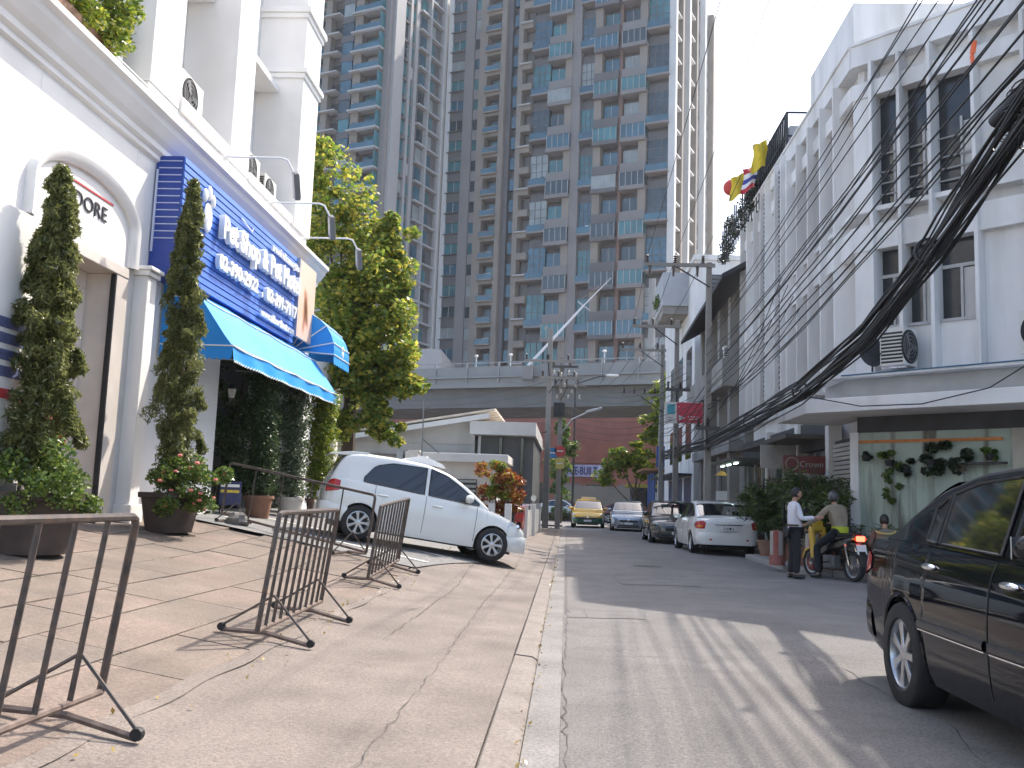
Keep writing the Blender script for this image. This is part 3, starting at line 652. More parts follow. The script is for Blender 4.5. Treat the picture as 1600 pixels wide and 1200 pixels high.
    for nm, (x0, x1) in (('rear_window', P['rearw']), ('windscreen', P['screen'])):
        mm = MB(); us = np.linspace(x0, x1, 12)
        def scr(x, q):
            z1 = rz_(x); base = fz(x); ht = z1-base; yy = gy(x, base+ht*.75)-.055
            return (x, q*yy, z1+.016*(1-q*q)-.012*max(0, abs(q)-.8)/.2+.012)
        mm.grid(scr, us, list(np.linspace(-1, 1, 11))); mm.build(nm, glass, b, smooth=True, world=False)
    # lines between doors
    for x in P['seams']:
        for s in (1, -1):
            zl = max(.30, float(np.interp(x, xs, zb))+.02)
            pts = [(x, s*(fy(x, z)+.0005), z) for z in np.linspace(zl, fz(x)-.005, 12)]
            MB().tube(pts, .005, 4).build('door_seam', TRIMB, b, world=False)
    for x, z in P['handles']:
        for s in (1, -1):
            y = fy(x, z); MB().ball((x, s*(y+.012), z), 1, 12, 6, (.105, .022, .022)).build('door_handle', P.get('hmat', paint), b, world=False, smooth=True)
    # mirrors
    x, z = P['mirror']
    for s in (1, -1):
        y = fy(x, fz(x)); mm = MB().ball((x-.02, s*(y+.11), z), 1, 14, 8, (.085, .12, .075)); mi = mm.build('mirror', paint, b, smooth=True, world=False)
        MB().tube([(x, s*(y-.02), z-.05), (x, s*(y+.06), z-.03)], .03, 6).build('mirror_stalk', TRIMB, mi, world=False)
        MB().box(x-.112, x-.10, s*(y+.11)-.09, s*(y+.11)+.09, z-.05, z+.05).build('mirror_glass', CHROME, mi, world=False)
    # patches lying on the body surface: (name, mat, [(x,z)...] bottom, top)
    def patch(nm, mat, xa, xb, lo, hi, off=.008, par=b):
        for s in (1, -1):
            mm = MB(); xx = np.linspace(xa, xb, 10)
            l_ = np.interp(xx, np.linspace(xa, xb, len(lo)), lo); h_ = np.interp(xx, np.linspace(xa, xb, len(hi)), hi)
            mm.grid(lambda i, t: (xx[i]+off*(np.sign(xx[i])*.6), s*(fy(xx[i], min(l_[i]+(h_[i]-l_[i])*t, fz(xx[i])))+off), min(l_[i]+(h_[i]-l_[i])*t, fz(xx[i])+.004)), range(10), [0, .25, .5, .75, 1.])
            mm.build(nm, mat, par, smooth=True, world=False)
    for a in P.get('patches', []): patch(*a)
    for nm, mat, x0, x1, y0, y1, z0, z1 in P.get('boxes', []):
        MB().box(x0, x1, y0, y1, z0, z1).build(nm, mat, b, bevel=.008, world=False)
    # bumpers: shells slightly proud of the body
    for sgn, xe in ((-1, xr), (1, xf)):
        z0, z1 = P['bumper'][0 if sgn < 0 else 1]; ln = .42; st = []
        for t in np.linspace(0, 1, 12)**1.6:
            x = xe-sgn*t*ln; st.append([(x+sgn*.05*(1-t), s*(fw(x)*g+.012*(1-t)+.004), z0+(z1-z0)*q) for s, g, q in
                [(1, .93, 0), (1, .985, .2), (1, 1., .55), (1, .99, .9), (1, .955, 1.)]])
        mm = MB(); n = 5; N = len(st)
        vs = [v for r in st for v in r]+[(x, -y, z) for r in st for x, y, z in r]; fs = []
        for i in range(N-1):
            for j in range(n-1): fs += [(i*n+j, i*n+j+1, (i+1)*n+j+1, (i+1)*n+j), (N*n+i*n+j, N*n+i*n+j+1, N*n+(i+1)*n+j+1, N*n+(i+1)*n+j)]
        for j in range(n-1): fs.append((j, j+1, N*n+j+1, N*n+j))
        fs.append((n-1, 2*n-1, N*n+2*n-1, N*n+n-1)); mm.add(vs, fs); mm.build('bumper', P.get('bmat', paint), b, smooth=True, world=False, ang=40, fix=True)
    for x in (wr, wf):
        for s in (1, -1): wheel(b, x, s*(P['track']), rw, s, P.get('wt', .2), P.get('spokes', 7), P.get('rim', RIM))
    b['_fy'] = 0
    del b['_fy']
    return b, fy, fz
def plate_text(b, s, mw, wd, ht):
    for k, c in enumerate(s): place('plate_digit', fit_text(text_mesh(c, .1, .001), wd/len(s)*.75, ht), INKD, b, world=False, mw=mw @ Matrix.Translation((wd*k/len(s), 0, 0)))
PW = M('pearl_white_paint', (.72, .73, .70), .25, var=.02, coat=.8)
PWH = M('white_car_paint', (.74, .74, .72), .25, var=.02, coat=.8, dirt=(.5, .48, .44), dscale=2, damt=.25)
PBK = M('black_car_paint', (.007, .008, .011), .3, var=.05, coat=.75, spec=.0)
PSV = M('silver_blue_paint', (.33, .37, .42), .25, metal=.5, var=.03, coat=.8)
PDK = M('dark_grey_car_paint', (.03, .032, .035), .2, var=.05, coat=.9)
PYL = M('taxi_yellow_paint', (.75, .42, .01), .25, var=.03, coat=.8)
SEDAN = dict(x=(-2.36, 2.36), axle=(-1.36, 1.36), rw=.32, track=.78, tumble=.30,
    belt=[(-2.36, .86), (-2.3, .95), (-2.1, 1.0), (-1.5, 1.02), (-.6, .99), (.4, .96), (.95, .94), (1.2, .93), (1.8, .84), (2.2, .73), (2.36, .60)],
    plan=[(-2.36, .60), (-2.33, .70), (-2.25, .79), (-2.1, .845), (-1.5, .885), (0, .9), (1.4, .885), (2.0, .83), (2.2, .76), (2.31, .66), (2.36, .55)],
    sill=[(-2.36, .34), (-1.9, .27), (-1, .22), (1, .22), (1.9, .22), (2.36, .26)],
    roof=[(-1.86, 1.03), (-1.55, 1.17), (-1.1, 1.36), (-.7, 1.45), (-.2, 1.485), (.15, 1.47), (.5, 1.37), (.9, 1.14), (1.22, .95)],
    win=[([(-.93, 1.02), (-.22, 1.0)], [(-.93, 1.34), (-.6, 1.40), (-.22, 1.425)]), ([(-.14, 1.0), (.72, .985)], [(-.14, 1.425), (.15, 1.405), (.45, 1.29), (.72, 1.10)]),
         ([(-1.45, 1.06), (-.99, 1.03)], [(-1.45, 1.085), (-1.25, 1.19), (-.99, 1.31)])],
    rearw=(-1.78, -.98), screen=(.33, 1.14), seams=[-1.02, -.18, .86], handles=[(-.86, .87), (.0, .86)], mirror=(.66, 1.02), bumper=[(.30, .62), (.24, .56)],
    patches=[('tail_light', RED, -2.35, -1.95, [.72, .72, .78], [.94, .92, .86], .010), ('reversing_light', ORANGE, -2.33, -2.2, [.76, .76], [.83, .83], .016),
             ('headlight', CLEAR, 2.34, 1.86, [.60, .62, .68], [.66, .72, .78])],
    boxes=[('number_plate', PLATE, -2.425, -2.41, -.22, .22, .68, .80), ('boot_trim', CHROME, -2.405, -2.38, -.38, .38, .825, .855), ('rear_reflector', RED, -2.43, -2.415, .46, .53, .42, .46), ('rear_reflector', RED, -2.43, -2.415, -.53, -.46, .42, .46),
           ('grille', TRIMB, 2.40, 2.425, -.42, .42, .46, .56), ('front_plate', PLATE, 2.425, 2.435, -.2, .2, .34, .44), ('lower_grille', TRIMB, 2.40, 2.42, -.5, .5, .26, .33), ('badge', CHROME, 2.425, 2.44, -.06, .06, .53, .60)])
HATCH = dict(x=(-1.85, 1.93), axle=(-1.20, 1.25), rw=.30, track=.725, tumble=.26, crown=.06,
    belt=[(-1.85, .84), (-1.8, .96), (-1.6, 1.01), (-.8, .985), (.3, .94), (.75, .92), (1.0, .90), (1.35, .83), (1.65, .74), (1.85, .64), (1.93, .54)],
    plan=[(-1.85, .58), (-1.82, .68), (-1.72, .76), (-1.5, .80), (-.8, .825), (.6, .83), (1.3, .80), (1.6, .75), (1.8, .67), (1.89, .58), (1.93, .48)],
    sill=[(-1.85, .32), (-1.5, .25), (-1, .20), (1, .20), (1.5, .2), (1.93, .25)],
    roof=[(-1.80, 1.0), (-1.72, 1.25), (-1.62, 1.44), (-1.35, 1.515), (-.7, 1.54), (-.1, 1.525), (.35, 1.42), (.75, 1.2), (1.12, .93)],
    win=[([(-1.22, 1.02), (-.9, 1.0), (-.12, .975)], [(-1.22, 1.10), (-1.05, 1.33), (-.75, 1.425), (-.12, 1.45)]), ([(-.04, .975), (.92, .945)], [(-.04, 1.45), (.25, 1.38), (.55, 1.22), (.92, .98)])],
    rearw=(-1.76, -1.62), screen=(.28, 1.03), seams=[-.08, .88, -1.0], handles=[(-.86, .83), (.14, .80)], mirror=(.70, 1.03), bumper=[(.28, .58), (.22, .52)],
    patches=[('tail_light', RED, -1.84, -1.62, [.74, .80], [1.0, .97]), ('headlight', CLEAR, 1.90, 1.50, [.55, .60, .70], [.66, .74, .80])],
    boxes=[('number_plate', PLATE, -1.915, -1.90, -.2, .2, .62, .74), ('grille', TRIMB, 1.97, 1.985, -.35, .35, .40, .48), ('lower_grille', TRIMB, 1.97, 1.985, -.4, .4, .26, .34)])
# white hatchback nosing out of the parking apron
def hatch():
    f = Vector((-1.60, 17.3)); r = Vector((-3.84, 16.5)); d = (f-r); L = d.length
    zf, zr = gz(*f)+.018, gz(*r)+.018; mid = (f+r)/2; sc = L/2.45
    b, fy, fz = car('hatchback_car', 'white hatchback car nosing down out of the parking apron', (mid.x, mid.y, (zf+zr)/2), math.atan2(d.y, d.x), HATCH, PW, ry=math.atan2(zr-zf, L), scale=sc)
    MB().prism([(-.42, 0), (.38, -.02), (.30, .05), (-.02, .13), (-.10, .135), (-.36, .05)], -.30, .30, Matrix(((1, 0, 0, -.1), (0, 0, 1, .0), (0, 1, 0, 1.545), (0, 0, 0, 1)))).build('roof_sheet', WHITE, b, world=False)
    MB().prism([(-1.88, 1.40), (-1.6, 1.43), (-1.2, 1.515), (-1.2, 1.54), (-1.5, 1.515), (-1.88, 1.425)], -.55, .55, Matrix(((1, 0, 0, 0), (0, 0, 1, 0), (0, 1, 0, 0), (0, 0, 0, 1)))).build('rear_spoiler', PW, b, world=False, bevel=.008)
    MB().ball((1.72, -.66, .68), 1, 10, 6, (.06, .03, .045)).build('lamp_reflector', CHROME, b, world=False)
hatch()
# white saloon parked on the right
S1 = dict(SEDAN); S1['spokes'] = 5
b, _, _ = car('saloon_car', 'white saloon car parked by the plants on the right, seen from behind', (4.33, 28.3, .0), R(92), S1, PWH)
plate_text(b, '5812', Matrix(((0, 0, -1, -2.427), (-1, 0, 0, .16), (0, 1, 0, .71), (0, 0, 0, 1))), .32, .06)
S2 = dict(SEDAN); S2['spokes'] = 9
car('saloon_car', 'dark grey saloon parked facing the camera beyond the white saloon', (3.76, 34.45, 0), R(-90), S2, PDK)
car('saloon_car', 'silver blue saloon facing the camera on the right of the taxi', (3.1, 47.6, 0), R(-93), S2, PSV)
# yellow and green taxi
def taxi():
    P = dict(SEDAN); P['bmat'] = M('taxi_green_paint', (.015, .09, .05), .3, var=.04, coat=.8)
    b, fy, fz = car('taxi_car', 'yellow and green taxi coming up the far end of the street', (1.2, 51.5, 0), R(-92), P, PYL)
    m = M('taxi_green_paint')
    for s in (1, -1):
        xx = np.linspace(-2.3, 2.3, 50)
        g = MB(); g.grid(lambda i, t: (xx[i], s*(fy(xx[i], .40+.26*t)+.006), .40+.26*t), range(50), [0, .5, 1])
        # leave the wheel arches open
        keep = [f for f in g.f if all(abs(g.v[i][0]-a) > .37 for i in f for a in (-1.36, 1.36))]; g.f = keep
        tag(g.build('green_flank', m, b, world=False, smooth=True), kind='stuff')
    MB().prism([(-.1, 0), (.1, 0), (.07, .13), (-.07, .13)], -.4, .4, Matrix(((1, 0, 0, -.15), (0, 0, 1, 0), (0, 1, 0, 1.505), (0, 0, 0, 1)))).build('roof_sign', M('taxi_sign', (.75, .6, .35), .4, var=.05), b, world=False)
taxi()
# black saloon passing close on the right, facing the camera
def black_car():
    P = dict(SEDAN)
    P.update(x=(-2.42, 2.40), axle=(-1.32, 1.40), rw=.325, track=.80, tumble=.34, wt=.21, spokes=7, hmat=CHROME,
        plan=[(-2.42, .55), (-2.39, .68), (-2.30, .78), (-2.12, .85), (-1.5, .895), (0, .91), (1.4, .895), (2.0, .84), (2.2, .78), (2.35, .66), (2.40, .55)],
        belt=[(-2.42, .88), (-2.36, .97), (-2.15, 1.02), (-1.5, 1.03), (-.6, 1.0), (.4, .965), (1.05, .94), (1.8, .85), (2.2, .74), (2.40, .62)],
        roof=[(-1.92, 1.05), (-1.6, 1.19), (-1.15, 1.38), (-.7, 1.465), (-.2, 1.49), (.15, 1.475), (.55, 1.37), (1.0, 1.13), (1.34, .95)],
        win=[([(-1.12, 1.045), (-.95, 1.035)], [(-1.12, 1.245), (-.95, 1.325)]), ([(-.92, 1.035), (-.10, 1.01)], [(-.92, 1.335), (-.6, 1.395), (-.10, 1.42)]), ([(.0, 1.008), (.84, .985)], [(.0, 1.42), (.25, 1.39), (.55, 1.27), (.84, 1.09)])],
        rearw=(-1.84, -1.0), screen=(.38, 1.26), seams=[-.05, 1.0], handles=[(-.86, .90), (.16, .875)], mirror=(.62, 1.07),
        patches=[('tail_light', RED, -2.41, -2.0, [.74, .76, .82], [.97, .96, .90]), ('headlight', CLEAR, 2.38, 1.9, [.60, .62, .68], [.66, .72, .78])])
    b, fy, fz = car('saloon_car', 'black saloon car close on the right, seen along its side', (3.27, 5.27, .0), R(-90), P, PBK, scale=1.08)
    mold = M('black_side_moulding', (.02, .021, .023), .3, var=.05)
    for s in (1, -1):
        for x0, x1 in ((-1.0, -.08), (-.02, .96)):
            xx = np.linspace(x0, x1, 14); g = MB(); prof = [(0, 0), (.016, .008), (.018, .03), (.012, .05), (0, .055)]
            g.grid(lambda i, j: (xx[i], s*(fy(xx[i], .53+prof[j][1])+prof[j][0]), .53+prof[j][1]), range(14), range(5)); g.build('side_moulding', mold, b, world=False, smooth=True)
            MB().tube([(x, s*(fy(x, .525)+.006), .525) for x in xx], .005, 4).build('chrome_strip', CHROME, b, world=False)
        a = np.linspace(0, math.pi, 26); r = .325*1.14
        MB().tube([(-1.32+r*math.cos(t), s*(fy(-1.32+r*math.cos(t), .325+r*math.sin(t))-.002), .325+r*math.sin(t)) for t in a], .012, 5).build('arch_lip', PBK, b, world=False, smooth=True)
black_car()
# ================================================================ left forecourt: barriers, plants
BARM = M('barrier_paint', (.075, .062, .055), .5, metal=.2, var=.35, scale=14, dirt=(.16, .10, .07), dscale=18, damt=.6)
RUST = M('rusty_bar', (.16, .12, .10), .6, metal=.3, var=.3, scale=12)
def barrier(a, b, nb, label, h=1.0, sparse=False, tilt=0.13, feet=True):
    """crowd barrier from a to b (ground points); leans with the slope"""
    a = Vector((*a, gz(*a)+.02)); b_ = Vector((*b, gz(*b)+.02)); d = b_-a; L = d.length
    t = thing('crowd_barrier', label, 'barrier', a, group='steel crowd barriers on the forecourt')
    e = d.normalized(); side = Vector((e.y, -e.x, 0)).normalized()       # towards the street
    nrm = Vector((0, 0, 1)); up = (nrm-e*nrm.dot(e)).normalized()
    if not sparse: up = (Vector((0, 0, 1))+Vector((1, 0, 0))*tilt).normalized()
    r = .021; lo = .10; P = lambda s, z: a+e*s+up*z
    c = .05                                                              # rounded upper corners
    MB().tube([P(0, lo), P(0, h-c), P(.015, h-.012), P(c, h), P(L-c, h), P(L-.015, h-.012), P(L, h-c), P(L, lo)], r, 8).build('top_frame', BARM, t, smooth=True)
    MB().tube([P(0, lo), P(L, lo)], r*.95, 8).build('bottom_rail', RUST, t, smooth=True)
    for k in range(1, nb+1):
        s = L*k/(nb+1); MB().tube([P(s, lo), P(s, h)], r*.72 if not sparse else r*.6, 6).build('upright', BARM, t, smooth=True)
    for s in (L*.14, L*.86) if not sparse else (L*.1, L*.9):
        g = P(s, 0); o1 = g+side*.36; o2 = g-side*.36; o1.z = gz(o1.x, o1.y)+.03; o2.z = gz(o2.x, o2.y)+.03
        f = MB().tube([o1, g+Vector((0, 0, .045)), o2], .02, 6).build('foot', RUST, t, smooth=True)
        for o in (o1, o2):
            MB().tube([o+Vector((0, 0, .03)), P(s, .34)], .010, 5).build('brace', BARM, t)
            MB().lathe([(.0, -.02), (.03, -.02), (.034, 0), (.03, .02), (0, .02)], 12, TR(*(o+Vector((0, 0, .02))), rz=0, rx=R(90))).build('castor', BLACK, f)
    return t
barrier((-2.40, 2.75), (-2.37, 4.82), 6, 'brown steel crowd barrier nearest the camera, cut by the left edge')
barrier((-2.33, 7.15), (-2.38, 9.2), 9, 'second crowd barrier from the camera, with nine thin uprights')
barrier((-2.46, 11.75), (-2.44, 13.75), 9, 'farthest crowd barrier of the row, beside the white hatchback')
barrier((-5.75, 15.45), (-2.95, 13.9), 4, 'wide crowd barrier with few uprights set across the forecourt', .95, True)
def rock(loc, r, label):
    m = MB().ball((0, 0, 0), r, 10, 7, (1, .75, .6)); m.v = [tuple(Vector(v)*(1+.18*math.sin(v[0]*40+v[1]*31+v[2]*57))) for v in m.v]
    o = m.build('rock', CONC, None, smooth=True, ang=25); o.location = loc; tag(o, label, 'rock')
rock((-5.35, 15.15, gz(-5.35, 15.15)+.09), .2, 'rough stone weighing down the wide crowd barrier')

CYP = LEAF('cypress_leaf', (.085, .105, .04), (.165, .19, .06), (.30, .31, .11), .5)
BARK = M('bark', (.09, .07, .05), .9, var=.3, scale=8, bump=.6, bscale=30)
TERRA = M('dark_clay_pot', (.05, .037, .032), .8, var=.25, scale=5, dirt=(.18, .13, .11), damt=.5)
TERRB = M('terracotta_pot', (.24, .12, .075), .8, var=.2, scale=5, dirt=(.3, .25, .2), damt=.4)
SOIL = M('soil', (.04, .03, .022), .95, var=.3, scale=20)
LEAFG = LEAF('leaf_green', (.045, .095, .018), (.10, .17, .03), (.22, .28, .06), .45)
LEAFY = LEAF('leaf_yellow_green', (.08, .14, .015), (.2, .28, .03), (.42, .40, .05), .5)
LEAFV = LEAF('leaf_vine', (.012, .035, .012), (.035, .07, .02), (.10, .15, .05), .3)
PINK = M('pink_petal', (.75, .24, .20), .6, var=.15, scale=30)
def pot(parent, loc, r0, r1, h, mat=TERRA, nm='pot'):
    m = MB().lathe([(0, 0), (r0, 0), (r1*.96, h*.86), (r1*1.06, h*.87), (r1*1.07, h), (r1*.96, h), (r1*.93, h*.9), (0, h*.9)], 22, TR(*loc))
    p = m.build(nm, mat, parent, smooth=True, ang=40)
    MB().lathe([(r1*.93, h*.91), (0, h*.93)], 16, TR(*loc)).build('soil', SOIL, p)
    return p
def cypress(loc, h, rad, label, lean=(0, 0), pr=.42, ph=.6, flowers=False):
    x, y, z = loc; t = thing('potted_cypress', label, 'tree', loc, group='potted cypresses at the white shop')
    pot(t, loc, pr*.75, pr, ph)
    MB().tube([(x, y, z+ph*.8), (x+lean[0]*.3, y+lean[1]*.3, z+h*.4), (x+lean[0], y+lean[1], z+h*.94)], [.06, .045, .012], 8).build('trunk', BARK, t, smooth=True)
    C = []; Rr = []; n = 210; tab = RNG.uniform(.5, 1.2, (16, 6)); nh = 15
    for k in range(n):
        s = k/n; zz = ph+.12+(h-ph-.12)*s; a = k*2.4+RNG.uniform(-.4, .4)
        rr = rad*(.6+.4*math.sin(min(1, s*2.6)*math.pi/2))*(1-s**1.25*.86)*tab[int(s*nh), int((a % 6.283)/6.283*6)]
        q = RNG.uniform(.3, .95)*rr
        C.append((x+lean[0]*s+q*math.cos(a), y+lean[1]*s+q*math.sin(a), z+zz)); Rr.append((.08+.10*RNG.uniform())*(1-.55*s)*rad/.42)
    for k in range(26):                                    # upright sprays sticking out
        s = RNG.uniform(.12, .93); a = RNG.uniform(0, 6.28); rr = rad*(1-s**1.25*.82)*RNG.uniform(.75, 1.1); L = RNG.integers(3, 7)
        for j in range(L): C.append((x+lean[0]*s+rr*math.cos(a)*(1-.04*j), y+lean[1]*s+rr*math.sin(a)*(1-.04*j), z+ph+(h-ph)*s+j*.06)); Rr.append(.07*(1-.8*j/L)+.012)
    p = clumps(44000, C, [r*1.0 for r in Rr], .15); leaves(p, .08, 'foliage', CYP, t, .24, .5, .4, rise=.5)
    if flowers:
        F = [(x+.28+RNG.uniform(-.35, .5), y-.1+RNG.uniform(-.4, .4), z+ph+RNG.uniform(-.35, .45)) for _ in range(26)]
        p = clumps(5200, F, [.15]*26, .2); leaves(p, .055, 'rose_foliage', LEAFG, t, .6)
        for k in range(30):
            c = F[k % 26]; c = (c[0]+RNG.uniform(-.02, .16), c[1]-RNG.uniform(.02, .16), c[2]+RNG.uniform(-.1, .12))
            m = MB()
            for q in range(6):
                a = q*1.05; m.ball((c[0]+.018*math.cos(a), c[1]+.018*math.sin(a), c[2]+.006*(q % 2)), .017, 6, 4)
            m.build('flower', PINK, t)
    else:
        F = [(x+.30+RNG.uniform(-.5, .3), y-.1+RNG.uniform(-.45, .55), z+ph+RNG.uniform(-.25, .42)) for _ in range(30)]
        p = clumps(4200, F, [.16]*30, .2); leaves(p, .055, 'shrub_foliage', LEAFG, t, .6)
cypress((-5.46, 9.35, gz(-5.46, 9.35)), 4.05, .44, 'tall dark potted cypress left of the arched doorway', (-.03, .0), .5, .62)
cypress((-5.62, 13.1, gz(-5.62, 13.1)), 5.15, .46, 'tall potted cypress with pink roses in front of the blue sign', (-.02, .0), .42, .55, True)
def potted_column(loc, h, rad, label, mat, potmat, n=9000, ls=.055, name='potted_climber', pr=.27):
    x, y, z = loc; t = thing(name, label, 'plant', loc, group='potted climbers under the blue awning')
    pot(t, loc, pr*.75, pr, .42, potmat)
    MB().tube([(x, y, z+.3), (x+.03, y, z+h*.5), (x, y+.02, z+h*.9)], [.03, .025, .01], 6).build('stem', BARK, t)
    C = [(x+rad*.6*math.cos(k*2.4)*RNG.uniform(.3, 1), y+rad*.6*math.sin(k*2.4)*RNG.uniform(.3, 1), z+.5+(h-.5)*k/60) for k in range(60)]
    leaves(clumps(n, C, [rad*.55*RNG.uniform(.6, 1.2) for _ in C], .2), ls, 'foliage', mat, t, .6)
potted_column((-5.75, 17.3, gz(-5.75, 17.3)), 2.7, .34, 'dark climber in a clay pot beside the lantern pilaster', LEAFV, TERRB, 11000)
potted_column((-5.62, 18.9, gz(-5.62, 18.9)), 2.75, .36, 'silvery climber in a pale pot, middle one under the awning', LEAF('leaf_silver', (.03, .06, .025), (.10, .14, .08), (.28, .32, .2), .35), M('pale_pot', (.5, .47, .42), .8, var=.1), 11000)
potted_column((-5.5, 20.6, gz(-5.5, 20.6)), 2.8, .44, 'bright green climber in a pot at the far end of the awning', LEAFY, TERRB, 12000, .06)
def creeper():
    t = thing('wall_creeper', 'dense dark creeper hanging over the dim shopfront under the awning', 'plant', (-6.6, 18.8, .9))
    C = [(-6.75+RNG.uniform(-.1, .25), RNG.uniform(17.0, 21.4), RNG.uniform(.9, 4.3)) for _ in range(70)]
    leaves(clumps(15000, C, [.25]*70, .2), .07, 'foliage', LEAFV, t, .6)
    MB().tube([(-6.8, 17.6, .7), (-6.75, 18.3, 2.4), (-6.8, 19.4, 4.2)], .03, 6).build('stem', BARK, t)
creeper()
def aboard():
    t = thing('notice_stand', 'small low blue and yellow notice stand behind the clay pot', 'sign', (-6.0, 16.55, gz(-6, 16.5)))
    z = gz(-6, 16.55)
    MB().box(-6.2, -5.82, 16.5, 16.53, z+.2, z+.62).build('board', M('notice_navy', (.02, .03, .10), .5, var=.1), t)
    MB().box(-6.18, -5.84, 16.49, 16.499, z+.42, z+.47).build('yellow_text_band', M('notice_yellow', (.6, .45, .05), .5, var=.3, scale=40), t)
    MB().box(-6.18, -5.84, 16.49, 16.499, z+.52, z+.57).build('white_text_band', WHITE, t)
    for x in (-6.18, -5.85): MB().tube([(x, 16.52, z), (x, 16.52, z+.62)], .012, 5).build('leg', DARK, t)
aboard()
def balcony_plant():
    t = thing('balcony_shrub', 'bright yellow-green shrub spilling over the shop balcony at top left', 'plant', (-6.8, 11.4, 7.1))
    MB().box(-7.1, -6.55, 10.6, 12.1, 7.13, 7.45).build('planter', TERRB, t)
    C = [(-6.62+RNG.uniform(-.45, .28), RNG.uniform(10.7, 12.35), RNG.uniform(7.35, 8.6)) for _ in range(46)]
    leaves(clumps(7000, C, [.22]*46, .2), .09, 'foliage', LEAFY, t, .45)
    for k in range(5): MB().tube([(-6.8, 10.9+.25*k, 7.4), (-6.7, 11+.25*k, 8.0), (-6.6+.05*k, 11.1+.22*k, 8.5)], .012, 5).build('stem', BARK, t)
balcony_plant()
def broad_tree(name, label, base, h, clist, n, ls, mat, trunk_r=.16, group=None, limbs=8):
    t = thing(name, label, 'tree', base, group=group); x, y, z = base
    ctr = np.mean(np.array([c for c, _ in clist]), axis=0)
    tr = MB().tube([(x, y, z-.1), (x+.08, y, z+h*.18), (x-.05+(ctr[0]-x)*.25, y+.05, z+h*.4), (x+(ctr[0]-x)*.6, y+(ctr[1]-y)*.6, z+h*.7)], [trunk_r*1.3, trunk_r, trunk_r*.75, trunk_r*.3], 9).build('trunk', BARK, t, smooth=True)
    for k in range(min(limbs, len(clist))):
        c = clist[k][0]; s = z+h*(.25+.35*k/limbs)
        p0 = Vector((x+(ctr[0]-x)*.3, y+.03, s)); p1 = Vector(c); md = p0.lerp(p1, .5)+Vector((0, 0, -.1))
        MB().tube([p0, md, p1], [trunk_r*.4, trunk_r*.26, .015], 6).build('limb', BARK, tr, smooth=True)
    C = []; Rr = []
    for c, r in clist:
        for k in range(16):
            d = RNG.normal(size=3); d /= np.linalg.norm(d); C.append(np.array(c)+d*r*RNG.uniform(.2, 1.15)); Rr.append(r*RNG.uniform(.2, .62))
    leaves(clumps(n, C, Rr, .25), ls, 'crown', mat, t, .62, .5)
broad_tree('leafy_tree', 'tall leafy tree with yellowing leaves at the end of the white shop', (-6.3, 26.2, .8), 10,
    [((-7.3, 25.6, 10.6), .9), ((-6.8, 25.8, 9.4), 1.0), ((-7.6, 26, 8.8), 1.1), ((-5.9, 25.9, 8.4), .9), ((-5.3, 26, 8.8), .55), ((-6.4, 26.2, 7.4), 1.1), ((-5.6, 25.8, 7.1), .95), ((-5.1, 25.6, 6.0), .9), ((-6.3, 26, 5.7), 1.1), ((-4.95, 26, 5.0), .7), ((-5.8, 25.8, 4.4), .9), ((-5.4, 25.4, 3.6), .55), ((-6.4, 25.8, 3.2), .5), ((-5.0, 25.2, 3.1), .4), ((-7.2, 26.2, 6.6), 1.2), ((-7.4, 26.4, 4.6), 1.1), ((-6.6, 25.6, 8.4), 1.1), ((-6.0, 25.8, 6.5), 1.1), ((-5.5, 25.6, 5.2), .9), ((-6.5, 25.7, 4.7), 1.0), ((-4.9, 25.8, 6.9), .55), ((-5.2, 26, 8.0), .6), ((-4.7, 25.8, 4.4), .5)],
    36000, .16, LEAF('leaf_tree', (.085, .145, .026), (.21, .30, .045), (.62, .52, .09), .6), .2)
